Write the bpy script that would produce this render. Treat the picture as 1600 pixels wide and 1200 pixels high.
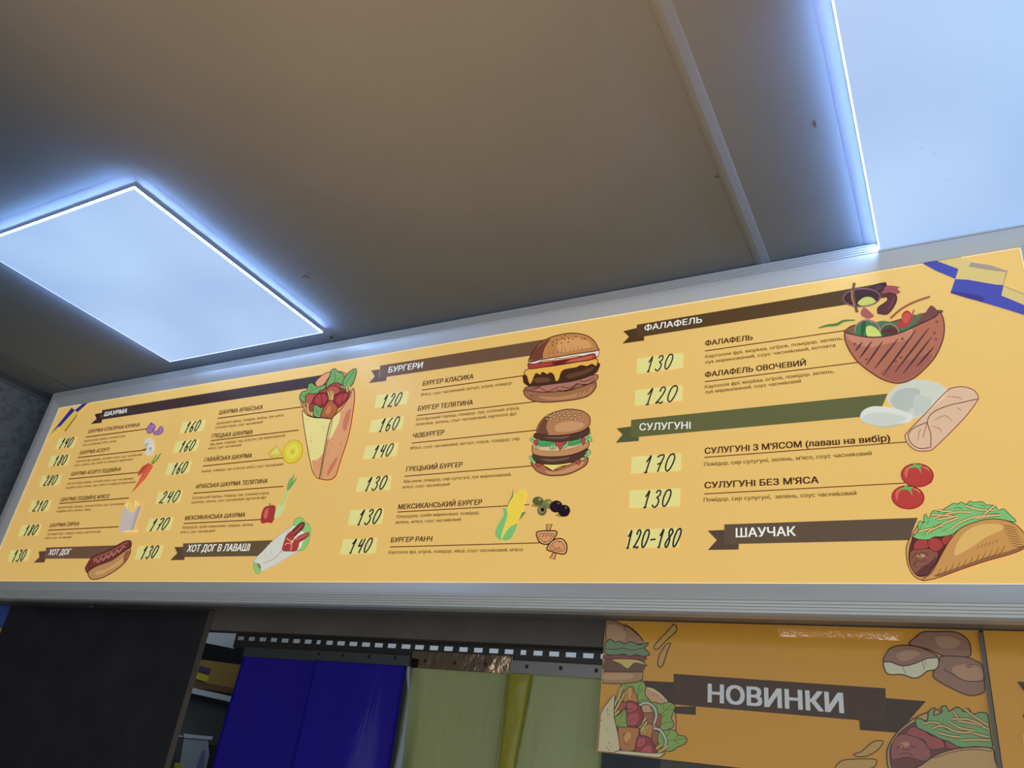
import bpy, bmesh, math, random
from mathutils import Vector, noise
from mathutils.geometry import delaunay_2d_cdt
for o in list(bpy.data.objects): bpy.data.objects.remove(o)
SC = bpy.context.scene
COL = SC.collection
random.seed(7)

# ------------------------------------------------------------------ camera
F = 1225.65                                   # focal length for a 1600 px wide frame
YAW, PITCH, ROLL = (math.radians(a) for a in (31.5583, 26.6862, 7.8981))
S = 1.337                                     # metres from the lens to the face of the menu board
EYE = Vector((0, 0, 1.5))
fwd = Vector((-math.sin(YAW)*math.cos(PITCH), math.cos(YAW)*math.cos(PITCH), math.sin(PITCH)))
rgt0 = Vector((math.cos(YAW), math.sin(YAW), 0))
up0 = rgt0.cross(fwd)
rgt = math.cos(ROLL)*rgt0 + math.sin(ROLL)*up0
up = -math.sin(ROLL)*rgt0 + math.cos(ROLL)*up0
cam = bpy.data.cameras.new('camera'); camo = bpy.data.objects.new('camera', cam); COL.objects.link(camo)
from mathutils import Matrix
camo.matrix_world = Matrix(((rgt.x, up.x, -fwd.x, EYE.x), (rgt.y, up.y, -fwd.y, EYE.y), (rgt.z, up.z, -fwd.z, EYE.z), (0, 0, 0, 1)))
cam.sensor_fit = 'HORIZONTAL'; cam.sensor_width = 36; cam.lens = F/1600*36
cam.clip_start = .02
SC.camera = camo
# ------------------------------------------------------------------ world, view, lights
SC.view_settings.view_transform = 'Standard'; SC.view_settings.look = 'None'
SC.view_settings.gamma = 1; SC.view_settings.exposure = 0; SC.view_settings.use_curve_mapping = False
wd = bpy.data.worlds.new('evening_ambient'); SC.world = wd; wd.use_nodes = True
bg = wd.node_tree.nodes['Background']; bg.inputs[0].default_value = (.92, .97, 1.0, 1); bg.inputs[1].default_value = 1.12
BOARD_GLOW = .475                              # backlight of the menu lightbox
LAMP_GLOW = 1.0
def area(name, loc, aim, sx, sy, power, color):
    l = bpy.data.lights.new(name, 'AREA'); l.shape = 'RECTANGLE'; l.size = sx; l.size_y = sy; l.energy = power; l.color = color
    o = bpy.data.objects.new(name, l); COL.objects.link(o); o.location = loc
    o.rotation_euler = (Vector(aim)-Vector(loc)).to_track_quat('-Z', 'Y').to_euler(); return o
sp = bpy.data.lights.new('warm_ceiling_fill', 'SPOT'); sp.energy = 100; sp.color = (1, .52, .17); sp.spot_size = math.radians(63); sp.spot_blend = 1; sp.shadow_soft_size = .12  # unseen spot added to wash the ceiling warm, no fixture behind it
spo = bpy.data.objects.new('warm_ceiling_fill', sp); COL.objects.link(spo); spo.location = (-.45, -.05, .95)
spo.rotation_euler = (Vector((-.58, .33, 2.487))-Vector(spo.location)).to_track_quat('-Z', 'Y').to_euler()
area('back_room_fill', (-1.2, 1.85, 2.75), (-1.3, 2.5, 1.7), 1.4, .3, 12, (.85, .93, 1))  # unseen area light added to brighten the beam and back-room things

# ------------------------------------------------------------------ picture ray helpers: a photo pixel on a real plane
def ray(px, py):
    a, b = (px-800)/F, -(py-600)/F
    return rgt*a + up*b + fwd
def onY(px, py, y): d = ray(px, py); return EYE + d*(y/d.y)
def onZ(px, py, z): d = ray(px, py); return EYE + d*((z-EYE.z)/d.z)
VZ = (1118.0, -1905.0)
H = EYE.z + .7383*S                            # ceiling height
YW = 1.10*S                                    # wall behind the menu board

# ------------------------------------------------------------------ materials
def lin(c): c /= 255; return c/12.92 if c <= .04045 else ((c+.055)/1.055)**2.4
def rgb(t): return tuple(lin(c) for c in t)
MATS = {}
def mat(name, color, rough=.5, metal=0, spec=.5, emit=0, noise_amt=0, noise_scale=20, bump=0, bump_scale=60, trans=0, alpha=1, emcol=None):
    if name in MATS: return MATS[name]
    m = bpy.data.materials.new(name); m.use_nodes = True; nt = m.node_tree; b = nt.nodes['Principled BSDF']
    b.inputs['Base Color'].default_value = (*color, 1); b.inputs['Roughness'].default_value = rough
    b.inputs['Metallic'].default_value = metal; b.inputs['Specular IOR Level'].default_value = spec
    b.inputs['Transmission Weight'].default_value = trans; b.inputs['Alpha'].default_value = alpha
    if emit:
        b.inputs['Emission Color'].default_value = (*(emcol or color), 1); b.inputs['Emission Strength'].default_value = emit
    if noise_amt or bump:
        tc = nt.nodes.new('ShaderNodeTexCoord')
        if noise_amt:
            n = nt.nodes.new('ShaderNodeTexNoise'); n.inputs['Scale'].default_value = noise_scale; n.inputs['Detail'].default_value = 6
            nt.links.new(tc.outputs['Object'], n.inputs['Vector'])
            r = nt.nodes.new('ShaderNodeValToRGB')
            r.color_ramp.elements[0].color = (*[c*(1-noise_amt) for c in color], 1); r.color_ramp.elements[1].color = (*[min(1, c*(1+noise_amt)) for c in color], 1)
            r.color_ramp.elements[0].position = .3; r.color_ramp.elements[1].position = .7
            nt.links.new(n.outputs['Fac'], r.inputs['Fac']); nt.links.new(r.outputs['Color'], b.inputs['Base Color'])
        if bump:
            n2 = nt.nodes.new('ShaderNodeTexNoise'); n2.inputs['Scale'].default_value = bump_scale; n2.inputs['Detail'].default_value = 4
            nt.links.new(tc.outputs['Object'], n2.inputs['Vector'])
            bp = nt.nodes.new('ShaderNodeBump'); bp.inputs['Strength'].default_value = bump; bp.inputs['Distance'].default_value = .01
            nt.links.new(n2.outputs['Fac'], bp.inputs['Height']); nt.links.new(bp.outputs['Normal'], b.inputs['Normal'])
    MATS[name] = m; return m
def ink(sheet, c):
    key = f'{sheet}_print_{c[0]:03d}_{c[1]:03d}_{c[2]:03d}'
    if key in MATS: return MATS[key]
    r, g, b = c                                   # board inks are made richer and more contrasty than the colours passed in
    m = (r*1.44-84, g*1.37-82.7, b*1.125-58 if b < 127 else 85+(b-127)*1.33); k = .55
    if sheet == 'board': c = tuple(max(8, min(250, x+k*(y-x))) for x, y in zip(c, m))
    l = rgb(c)
    if sheet == 'board': return mat(key, l, rough=.4, spec=.25, emit=BOARD_GLOW)
    return mat(key, tuple(min(.9, v*2.2) for v in l), rough=.16, spec=.35, bump=.03, bump_scale=18)

# ------------------------------------------------------------------ object helpers
def link(name, verts, faces, mats, fm=None, parent=None, smooth=False, kind=None, label=None, cat=None, group=None, origin=None):
    if origin is None:
        lo = [min(v[i] for v in verts) for i in range(3)]; hi = [max(v[i] for v in verts) for i in range(3)]
        origin = Vector(((lo[0]+hi[0])/2, (lo[1]+hi[1])/2, lo[2]))
    me = bpy.data.meshes.new(name); me.from_pydata([tuple(Vector(v)-origin) for v in verts], [], faces)
    for m in (mats if isinstance(mats, (list, tuple)) else [mats]): me.materials.append(m)
    if fm:
        for p, i in zip(me.polygons, fm): p.material_index = i
    if smooth:
        for p in me.polygons: p.use_smooth = True
    me.update()
    o = bpy.data.objects.new(name, me); COL.objects.link(o)
    o.location = origin
    if parent: o.parent = parent; o.location = origin - wloc(parent)
    if kind: o['kind'] = kind
    if label: o['label'] = label
    if cat: o['category'] = cat
    if group: o['group'] = group
    return o
def wloc(o):
    v = Vector(o.location)
    while o.parent: o = o.parent; v += Vector(o.location)
    return v
def thing(name, loc, label, cat, group=None):
    o = bpy.data.objects.new(name, None); COL.objects.link(o); o.location = loc; o.empty_display_size = .05
    o['label'] = label; o['category'] = cat
    if group: o['group'] = group
    return o
def boxvf(x0, x1, y0, y1, z0, z1, bevel=0):
    if not bevel:
        v = [(x, y, z) for x in (x0, x1) for y in (y0, y1) for z in (z0, z1)]
        return v, [(0,1,3,2), (4,6,7,5), (0,4,5,1), (2,3,7,6), (0,2,6,4), (1,5,7,3)]
    bm = bmesh.new(); bmesh.ops.create_cube(bm, size=1)
    for q in bm.verts: q.co = ((x0+x1)/2+q.co.x*(x1-x0), (y0+y1)/2+q.co.y*(y1-y0), (z0+z1)/2+q.co.z*(z1-z0))
    bmesh.ops.bevel(bm, geom=bm.edges[:], offset=bevel, segments=2, affect='EDGES', profile=.6)
    v = [tuple(q.co) for q in bm.verts]; bm.verts.index_update(); f = [[q.index for q in p.verts] for p in bm.faces]; bm.free(); return v, f
def box(name, x0, x1, y0, y1, z0, z1, m, bevel=0, **k):
    v, f = boxvf(x0, x1, y0, y1, z0, z1, bevel); return link(name, v, f, m, **k)
def merge(*vf):
    V, Fc = [], []
    for v, f in vf:
        n = len(V); V += list(v); Fc += [[i+n for i in p] for p in f]
    return V, Fc

# ------------------------------------------------------------------ setting
M_ceil = mat('ceiling_panel', (.185, .215, .25), rough=.75, spec=.15, noise_amt=.05, noise_scale=3, bump=.02, bump_scale=160)
M_trim = mat('ceiling_trim', (.20, .23, .265), rough=.6, spec=.2)
M_wall = mat('menu_wall', (.12, .105, .09), rough=.6, spec=.2, noise_amt=.1, noise_scale=14)
M_lwall = mat('patterned_wallpaper', (.15, .165, .17), rough=.8, spec=.1)
nt = M_lwall.node_tree; tc = nt.nodes.new('ShaderNodeTexCoord'); n1 = nt.nodes.new('ShaderNodeTexNoise'); n1.inputs['Scale'].default_value = 34; n1.inputs['Detail'].default_value = 9; n1.inputs['Distortion'].default_value = .9
r1 = nt.nodes.new('ShaderNodeValToRGB'); r1.color_ramp.elements[0].position = .38; r1.color_ramp.elements[0].color = (.105, .12, .125, 1); r1.color_ramp.elements[1].position = .52; r1.color_ramp.elements[1].color = (.15, .165, .165, 1)
nt.links.new(tc.outputs['Object'], n1.inputs['Vector']); nt.links.new(n1.outputs['Fac'], r1.inputs['Fac']); nt.links.new(r1.outputs['Color'], nt.nodes['Principled BSDF'].inputs['Base Color'])
M_floor = mat('floor_tiles', (.16, .13, .10), rough=.5, noise_amt=.2, noise_scale=6)
XL = -2.028*S
box('ceiling', XL-.1, 2.2, -2.2, YW+.12, H, H+.08, M_ceil, kind='structure')
box('floor', XL-.1, 2.2, -2.2, YW, -.08, 0, M_floor, kind='structure')
box('floor', -5, 3, YW, YW+2.3, -.08, 0, M_floor, kind='structure')
box('wall_left', XL-.1, XL, -2.2, YW, 0, H, M_lwall, kind='structure')
# menu wall with the curtained opening
OX0, OX1 = onY(330, 1000, YW).x-.40, onY(946, 985, YW).x+.12
OZ1 = onY(480, 991, YW).z
v, f = merge(boxvf(XL-.1, OX0, YW, YW+.1, 0, H), boxvf(OX1, 2.2, YW, YW+.1, 0, H), boxvf(OX0, OX1, YW, YW+.025, OZ1, H))
link('wall_menu', v, f, M_wall, kind='structure')
# back room seen through the opening
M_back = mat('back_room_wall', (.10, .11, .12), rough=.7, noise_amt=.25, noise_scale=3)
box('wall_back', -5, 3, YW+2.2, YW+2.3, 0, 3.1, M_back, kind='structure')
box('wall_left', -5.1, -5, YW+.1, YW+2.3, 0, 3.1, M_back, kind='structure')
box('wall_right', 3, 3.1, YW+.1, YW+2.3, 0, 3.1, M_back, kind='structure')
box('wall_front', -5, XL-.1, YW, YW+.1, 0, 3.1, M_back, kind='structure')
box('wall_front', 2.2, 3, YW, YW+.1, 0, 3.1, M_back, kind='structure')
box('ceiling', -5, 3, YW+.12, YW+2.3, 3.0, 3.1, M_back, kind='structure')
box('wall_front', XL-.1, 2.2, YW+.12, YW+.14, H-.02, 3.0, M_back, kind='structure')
# batten over the panel joint, moulding along the left wall
bx0, bx1 = onZ(1183, 412, H).x, onZ(1200, 412, H).x
v = []; 
def prism(poly, y0, y1):
    n = len(poly); V = [(x, y0, z) for x, z in poly]+[(x, y1, z) for x, z in poly]
    return V, [list(range(n))[::-1], list(range(n, 2*n))]+[[i, (i+1) % n, n+(i+1) % n, n+i] for i in range(n)]
v, f = prism([(bx0-.004, H), (bx0-.002, H-.002), (bx0+.004, H-.004), (bx1-.009, H-.004), (bx1+.003, H-.0012), (bx1+.006, H)], -2.2, YW)
link('trim_1', v, f, M_trim, kind='structure')
tx = -1.888*S
M_mould = mat('wall_moulding', (.17, .19, .21), rough=.6, spec=.2); M_gap = mat('joint_shade', (.06, .066, .075), rough=.7)
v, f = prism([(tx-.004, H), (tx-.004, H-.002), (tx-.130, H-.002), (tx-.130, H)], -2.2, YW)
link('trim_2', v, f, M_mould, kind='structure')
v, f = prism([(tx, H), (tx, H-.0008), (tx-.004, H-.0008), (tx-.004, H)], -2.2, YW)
link('trim_3', v, f, M_gap, kind='structure')  # flat strip coloured dark as the shade inside a groove
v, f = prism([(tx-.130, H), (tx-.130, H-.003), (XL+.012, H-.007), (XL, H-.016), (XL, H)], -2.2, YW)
link('trim_4', v, f, mat('shaded_moulding', (.10, .112, .125), rough=.6), kind='structure')  # darker colour stands for the shadow band in the cove

# ------------------------------------------------------------------ ceiling lights
M_house = mat('white_lamp_housing', (.20, .215, .27), rough=.5, spec=.15)
M_rim = mat('bright_lamp_edge', (.8, .9, 1), rough=.3, emit=1.6, emcol=(.62, .86, 1.0))
M_side = mat('glowing_acrylic_side', (.8, .9, 1), rough=.3, emit=130, emcol=(.31, .52, 1.0))
M_side3 = mat('bright_acrylic_side', (.8, .9, 1), rough=.3, emit=112, emcol=(.31, .52, 1.0))
M_side2 = mat('dim_acrylic_side', (.8, .9, 1), rough=.3, emit=30, emcol=(.31, .52, 1.0))
M_diff = mat('lit_diffuser', (.25, .3, .35), rough=.5, emit=LAMP_GLOW, emcol=(.375, .555, .86))
nt = M_diff.node_tree; tc = nt.nodes.new('ShaderNodeTexCoord'); n1 = nt.nodes.new('ShaderNodeTexNoise'); n1.inputs['Scale'].default_value = 2.6; n1.inputs['Detail'].default_value = 1
r1 = nt.nodes.new('ShaderNodeValToRGB'); r1.color_ramp.elements[0].color = (.29, .455, .78, 1); r1.color_ramp.elements[1].color = (.385, .57, .88, 1); r1.color_ramp.elements[0].position = .35; r1.color_ramp.elements[1].position = .68
nt.links.new(tc.outputs['Object'], n1.inputs['Vector']); nt.links.new(n1.outputs['Fac'], r1.inputs['Fac']); nt.links.new(r1.outputs['Color'], nt.nodes['Principled BSDF'].inputs['Emission Color'])
ZD = H-.020
def ceiling_light(x0, x1, y0, y1, label, grp, smudges, far=True, side=None):
    t = thing('ceiling_light', ((x0+x1)/2, (y0+y1)/2, ZD), label, 'ceiling light', grp)
    w, wy = .024, .009
    q0 = [(x0-.003, y0-.003), (x1+.003, y0-.003), (x1+.003, y1+.002), (x0-.003, y1+.002)]; q1 = [(x0-w, y0-w), (x1+w, y0-w), (x1+w, y1+wy), (x0-w, y1+wy)]
    link('mounting_frame', [(x, y, H-.0045) for x, y in q0]+[(x, y, H-.0003) for x, y in q1], [(3, 2, 1, 0), (4, 5, 6, 7)]+[(i, (i+1) % 4, 4+(i+1) % 4, 4+i) for i in range(4)], M_house, parent=t)
    e = .003
    box('diffuser', x0+e, x1-e, y0+e, y1-e, ZD, ZD+.007, M_diff, parent=t)
    v, f = merge(boxvf(x0, x0+e, y0, y1, ZD+.0005, ZD+.0042), boxvf(x1-e, x1, y0, y1, ZD+.0005, ZD+.0042), boxvf(x0+e, x1-e, y0, y0+e, ZD+.0005, ZD+.0042), boxvf(x0+e, x1-e, y1-e, y1, ZD+.0005, ZD+.0042))
    fm = [0]*24; fm[0] = 1; fm[7] = 1; fm[14] = 1; fm[21] = 2 if far else 0
    link('lit_edge', v, f, [M_rim, side or M_side, M_side2], fm, parent=t)
    M_s = mat('diffuser_smudge', (.2, .25, .3), rough=.6, emit=.95, emcol=(.335, .505, .805))
    for (px, py, r) in smudges:
        c = onZ(px, py, ZD-.0003); k = 9
        V = [(c.x+r*math.cos(a*2*math.pi/k)*random.uniform(.5, 1.4), c.y+r*.6*math.sin(a*2*math.pi/k)*random.uniform(.5, 1.3), ZD-.0003) for a in range(k)]
        link('smudge', V, [list(range(k))[::-1]], M_s, parent=t)
    return t
a, b, c = onZ(211, 295, ZD), onZ(505.8, 522.5, ZD), onZ(264, 563.8, ZD)
cl = ceiling_light((c.x+onZ(0, 410.5, ZD).x)/2, (a.x+b.x)/2, (a.y+onZ(0, 366.7, ZD).y)/2, (b.y+c.y)/2,
    'square lit ceiling panel at left with three of its corners in view', 'lit ceiling panels',
    [(268, 452, .006), (283, 447, .005), (300, 462, .006), (278, 476, .004), (315, 488, .007), (250, 480, .006), (262, 497, .005), (205, 490, .005), (318, 505, .006), (232, 507, .004), (158, 445, .004), (240, 525, .005), (62, 408, .004), (450, 505, .005), (217, 318, .003), (267, 372, .003)], side=M_side3)
sc = onZ(518, 527, H-.001)
v = [(sc.x+.0035*math.cos(i*math.pi/5), sc.y+.0035*math.sin(i*math.pi/5), z) for z in (H-.0035, H-.0005) for i in range(10)]
link('screw', v, [list(range(10))[::-1]]+[[i, (i+1) % 10, 10+(i+1) % 10, 10+i] for i in range(10)], mat('dark_screw', (.05, .05, .06), rough=.4, metal=.8), parent=cl, label='small dark screw')
rx = (onZ(1302, 0, ZD).x+onZ(1369, 382.5, ZD).x)/2
ceiling_light(rx, rx+.595, .735, .735+.595, 'large lit ceiling panel at upper right, its far end hidden by the menu board', 'lit ceiling panels',
    [(1448, 195, .004), (1470, 175, .003), (1440, 232, .004), (1460, 240, .005), (1482, 227, .003), (1432, 214, .003), (1478, 280, .004), (1425, 262, .003)], far=False)
# specks on the ceiling
M_speck = mat('dark_scuff', (.06, .065, .07), rough=.8)
def scuff(label, pts, r):
    V = []; n = len(pts)
    for px, py in pts: V.append(onZ(px, py, H-.0006))
    P3 = []
    for i, p in enumerate(V):
        d = (V[min(i+1, n-1)]-V[max(i-1, 0)]).normalized(); q = Vector((-d.y, d.x, 0))*r*(1 if 0 < i < n-1 else .4)
        P3 += [p+q, p-q, p+q*.5-Vector((0, 0, r)), p-q*.5-Vector((0, 0, r))]
    Fc = []
    for i in range(n-1):
        a, b = 4*i, 4*i+4
        Fc += [[a, a+2, b+2, b], [a+2, a+3, b+3, b+2], [a+3, a+1, b+1, b+3]]
    link('paint_flake', P3, Fc, M_speck, label=label, cat='flake')
scuff('tiny curled dark flake on the ceiling beside the left lit panel', [(472, 433), (477, 431), (483, 434)], .0012)
scuff('thin dark scratch on the ceiling near the right lit panel', [(1273.5, 187), (1274.5, 193), (1275.5, 198)], .0008)
scuff('small dark lump against the ceiling batten', [(1117, 277), (1121, 276), (1123, 274)], .0016)

# ------------------------------------------------------------------ print tools: artwork lying on a vertical sheet
class Sheet:
    def __init__(s, kind, root, y, x0=-9, x1=9): s.kind, s.root, s.y, s.x0, s.x1 = kind, root, y, x0, x1
    def fit(s, p): p.x = min(max(p.x, s.x0), s.x1); return p      # artwork is cut at the edge of its sheet
CUR = dict(x=0, y=0, s=1)
def crop(x, y, s): CUR.update(x=x, y=y, s=s)
def px(p): return (CUR['x']+p[0]*CUR['s'], CUR['y']+p[1]*CUR['s'])
def spline(pts, closed, n=5):
    m = len(pts); out = []
    rng = range(m if closed else m-1)
    for i in rng:
        if closed: p0, p1, p2, p3 = (pts[(i+k-1) % m] for k in range(4))
        else: p0, p1, p2, p3 = pts[max(i-1, 0)], pts[i], pts[i+1], pts[min(i+2, m-1)]
        for k in range(n):
            t = k/n
            out.append(tuple(.5*((2*p1[j])+(-p0[j]+p2[j])*t+(2*p0[j]-5*p1[j]+4*p2[j]-p3[j])*t*t+(-p0[j]+3*p1[j]-3*p2[j]+p3[j])*t**3) for j in (0, 1)))
    if not closed: out.append(tuple(pts[-1]))
    return out
def pairs(l): return [(l[i], l[i+1]) for i in range(0, len(l), 2)]
class Art:
    def __init__(s, sheet, name, parent=None, base=.0002, step=.00003, label=None):
        s.sh, s.name, s.parent, s.base, s.step, s.label = sheet, name, parent or sheet.root, base, step, label
        s.V, s.F, s.M, s.ms, s.n = [], [], [], [], 0
    def mi(s, c):
        m = ink(s.sh.kind, c)
        if m not in s.ms: s.ms.append(m)
        return s.ms.index(m)
    def add(s, pts, faces, c):                    # pts in photo pixels
        y = s.sh.y - s.base - s.n*s.step; s.n += 1
        k = len(s.V); s.V += [s.sh.fit(onY(p[0], p[1], y)) for p in pts]
        i = s.mi(c)
        for f in faces: s.F.append([k+q for q in f]); s.M.append(i)
    def raw(s, P3, faces, c):
        y = s.sh.y - s.base - s.n*s.step; s.n += 1
        k = len(s.V); s.V += [Vector((p.x, y-(i//max(1, len(P3)//4))*.00002, p.z)) for i, p in enumerate(P3)]; i = s.mi(c)
        for f in faces: s.F.append([k+q for q in f]); s.M.append(i)
    def P(s, c, flat, sm=1, ol=None, w=5):
        pts = pairs(flat)
        if sm: pts = spline(pts, True, 4)
        q = [px(p) for p in pts]
        area2 = sum(q[i][0]*q[(i+1) % len(q)][1]-q[(i+1) % len(q)][0]*q[i][1] for i in range(len(q)))
        if c: s.add(q, [list(range(len(q))) if area2 < 0 else list(range(len(q)))[::-1]], c)
        if ol: s.stroke(ol, pts, w, True)
        return s
    def stroke(s, c, pts, w, closed=False, taper=False):
        n = len(pts); out = []
        for i, p in enumerate(pts):
            a = pts[(i-1) % n] if (closed or i > 0) else p; b = pts[(i+1) % n] if (closed or i < n-1) else p
            dx, dy = b[0]-a[0], b[1]-a[1]; L = math.hypot(dx, dy) or 1
            ww = w/2*((.25+.75*math.sin(math.pi*(i+.3)/(n-.4))) if taper else 1)
            nx, ny = -dy/L*ww, dx/L*ww
            out += [px((p[0]+nx, p[1]+ny)), px((p[0]-nx, p[1]-ny))]
        fs = [[2*i, 2*((i+1) % n), 2*((i+1) % n)+1, 2*i+1] for i in range(n if closed else n-1)]
        s.add(out, fs, c)
    def L(s, c, flat, w, sm=1, taper=False):
        pts = pairs(flat)
        if sm and len(pts) > 2: pts = spline(pts, False, 4)
        elif taper: pts = [tuple(pts[0][j]+(pts[-1][j]-pts[0][j])*t/6 for j in (0, 1)) for t in range(7)]
        s.stroke(c, pts, w, False, taper); return s
    def E(s, c, cx, cy, rx, ry, rot=0, ol=None, w=5, a0=0, a1=360, n=28):
        full = a1-a0 >= 360; cr, sr = math.cos(math.radians(rot)), math.sin(math.radians(rot)); pts = []
        for i in range(n if full else n+1):
            a = math.radians(a0+(a1-a0)*i/n); x, y = rx*math.cos(a), ry*math.sin(a); pts.append((cx+x*cr-y*sr, cy+x*sr+y*cr))
        if c: s.add([px(p) for p in pts], [list(range(len(pts)))[::-1]], c)
        if ol: s.stroke(ol, pts, w, full)
        return s
    def dots(s, c, flat, r):
        for x, y in pairs(flat): s.E(c, x, y, r, r*.8, n=7); s.n -= 1
        s.n += 1; return s
    def end(s):
        return link(s.name, s.V, s.F, s.ms, s.M, parent=s.parent, label=s.label)
TXT = {}
def glyphs(t, bold):
    if (t, bold) in TXT: return TXT[t, bold]
    cu = bpy.data.curves.new('lettering', 'FONT'); cu.body = t; cu.size = 1; cu.resolution_u = 3; cu.fill_mode = 'BOTH'
    o = bpy.data.objects.new('lettering', cu); COL.objects.link(o)
    bpy.context.view_layer.update()
    cv = o.to_curve(bpy.context.evaluated_depsgraph_get()); loops = []
    for sp_ in cv.splines:
        n = len(sp_.bezier_points); pts = []
        for i in range(n if sp_.use_cyclic_u else n-1):
            p, q = sp_.bezier_points[i], sp_.bezier_points[(i+1) % n]
            c = [p.co.xy, p.handle_right.xy, q.handle_left.xy, q.co.xy]
            flat = abs((c[3]-c[0]).cross(c[1]-c[0]))+abs((c[3]-c[0]).cross(c[2]-c[0])) < 1e-5
            for k in range(1 if flat else 4):
                t = k/4; pts.append(tuple(c[0]*(1-t)**3+c[1]*3*t*(1-t)**2+c[2]*3*t*t*(1-t)+c[3]*t**3))
        loops.append(pts)
    o.to_curve_clear(); bpy.data.objects.remove(o); bpy.data.curves.remove(cu)
    V, Fc = [], []
    def clean(l):
        r = [l[0]]
        for p in l[1:]:
            if abs(p[0]-r[-1][0])+abs(p[1]-r[-1][1]) > 1e-5: r.append(p)
        return r[:-1] if abs(r[0][0]-r[-1][0])+abs(r[0][1]-r[-1][1]) < 1e-5 else r
    loops = sorted([clean(l) for l in loops], key=lambda l: min(p[0] for p in l)); groups = []
    for l in loops:                               # contours that overlap sideways belong to one letter
        x0, x1 = min(p[0] for p in l), max(p[0] for p in l)
        if groups and x0 < groups[-1][1]: groups[-1][0].append(l); groups[-1][1] = max(groups[-1][1], x1)
        else: groups.append([[l], x1])
    for ls, _ in groups:
        pts, eds = [], []
        for l in ls:
            n0 = len(pts); pts += [Vector(p) for p in l]; eds += [(n0+i, n0+(i+1) % len(l)) for i in range(len(l))]
        vo, eo, fo, *_r = delaunay_2d_cdt(pts, eds, [], 0, 1e-6)
        n0 = len(V); V += [tuple(v) for v in vo]
        for f in fo:
            cx, cy = sum(vo[i].x for i in f)/len(f), sum(vo[i].y for i in f)/len(f); wn = 0
            for l in ls:
                for i in range(len(l)):
                    (xa, ya), (xb, yb) = l[i], l[(i+1) % len(l)]
                    if ya <= cy < yb and (xb-xa)*(cy-ya)-(cx-xa)*(yb-ya) > 0: wn += 1
                    elif yb <= cy < ya and (xb-xa)*(cy-ya)-(cx-xa)*(yb-ya) < 0: wn -= 1
            if wn: Fc.append([n0+i for i in f])
    if bold > .01:                                # heavier strokes: the same glyphs laid over themselves, nudged
        n = len(V); V0, F0 = V, Fc; V, Fc = [], []
        for k, (dx, dy) in enumerate(((-1, -.5), (1, -.5), (-1, .5), (1, .5))):
            V += [(x+dx*bold, y+dy*bold) for x, y in V0]; Fc += [[i+k*n for i in f] for f in F0]
    TXT[t, bold] = (V, Fc); return V, Fc
CAPH = {}
def cap(b):
    if b not in CAPH: CAPH[b] = max(v[1] for v in glyphs('Н', b)[0])
    return CAPH[b]
def text(art, t, p0, p1, ch, c, bold=.012):
    """baseline from p0 to p1, cap height ch, all in the current crop"""
    a, b = px(p0), px(p1); h = ch*CUR['s']; y = art.sh.y - art.base
    A, B = onY(*a, y), onY(*b, y)
    k = h/(a[1]-VZ[1]); q = (a[0]+(VZ[0]-a[0])*k, a[1]+(VZ[1]-a[1])*k)
    up3 = (onY(*q, y)-A).z
    k2 = h/(b[1]-VZ[1]); q2 = (b[0]+(VZ[0]-b[0])*k2, b[1]+(VZ[1]-b[1])*k2)
    up3 = (up3+(onY(*q2, y)-B).z)/2 if False else up3
    V, Fc = glyphs(t.replace('І', 'I'), bold); x0 = min(v[0] for v in V); x1 = max(v[0] for v in V); C = cap(bold)
    P3 = [A+(B-A)*((v[0]-x0)/(x1-x0))+Vector((0, 0, up3*v[1]/C)) for v in V]
    art.raw(P3, Fc, c)

# ------------------------------------------------------------------ menu board
YB = S
il = onY(94.5, 636, YB); ZB, ZT = EYE.z+.2562*S, EYE.z+.6935*S
XB0, XB1 = -1.928*S, onY(1594, 383, YB).x
WB, WT, WL, WR = .0395*S, .0445*S, .0415*S, .043*S
menu = thing('menu_board', ((XB0+XB1)/2, YB, ZB-WB), 'long backlit orange food menu in a silver frame under the ceiling', 'menu board')
M_alu = mat('satin_aluminium', (.66, .65, .625), rough=.42, metal=.25, spec=.5)
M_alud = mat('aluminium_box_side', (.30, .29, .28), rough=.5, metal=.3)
BG = (230, 199, 132); WHITE = (236, 238, 226)
def quadY(x0, x1, z0, z1, y): return [(x0, y, z0), (x1, y, z0), (x1, y, z1), (x0, y, z1)]
v = quadY(XB0, XB1, ZB, ZT, YB+.0004)+quadY(XB0+.0016, XB1-.0016, ZB+.0016, ZT-.0016, YB)
link('lit_face', v, [(0, 1, 2, 3), (4, 5, 6, 7)], [ink('board', (250, 246, 222)), ink('board', BG)], [0, 1], parent=menu, label='orange printed face')
box('box_body', XB0-WL+.004, XB1+WR-.004, YB+.006, YW-.001, ZB-WB+.016, ZT+WT-.003, M_alud, parent=menu)
prof = [(0, -.002), (0, .003), (.03, .0036), (.12, .0056), (.22, .0078), (.32, .0098), (.42, .0115), (.5, .0124), (.555, .0128)]
for k in range(4):
    a = .565+k*.095; d = .0128-.0004*k
    prof += [(a, d-.0022), (a+.014, d-.0022), (a+.02, d), (a+.085, d-.0003)]
prof += [(.95, .0105), (.965, .008), (.99, .006), (1, .003), (1, -.02)]
def rail(side, label):
    V = []
    for w, d in prof:
        xl, xr, zb, zt = XB0-w*WL, XB1+w*WR, ZB-w*WB, ZT+w*WT; y = YB-d
        V += {'b': [(xl, y, zb), (xr, y, zb)], 't': [(xr, y, zt), (xl, y, zt)], 'l': [(xl, y, zt), (xl, y, zb)], 'r': [(xr, y, zb), (xr, y, zt)]}[side]
    link('frame_rail', V, [[2*i, 2*i+2, 2*i+3, 2*i+1] for i in range(len(prof)-1)], M_alu, parent=menu, label=label)
rail('b', 'lower grooved silver rail'); rail('t', 'upper silver rail by the ceiling'); rail('l', 'left silver rail'); rail('r', 'right silver rail')
SB = Sheet('board', menu, YB)
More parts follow.
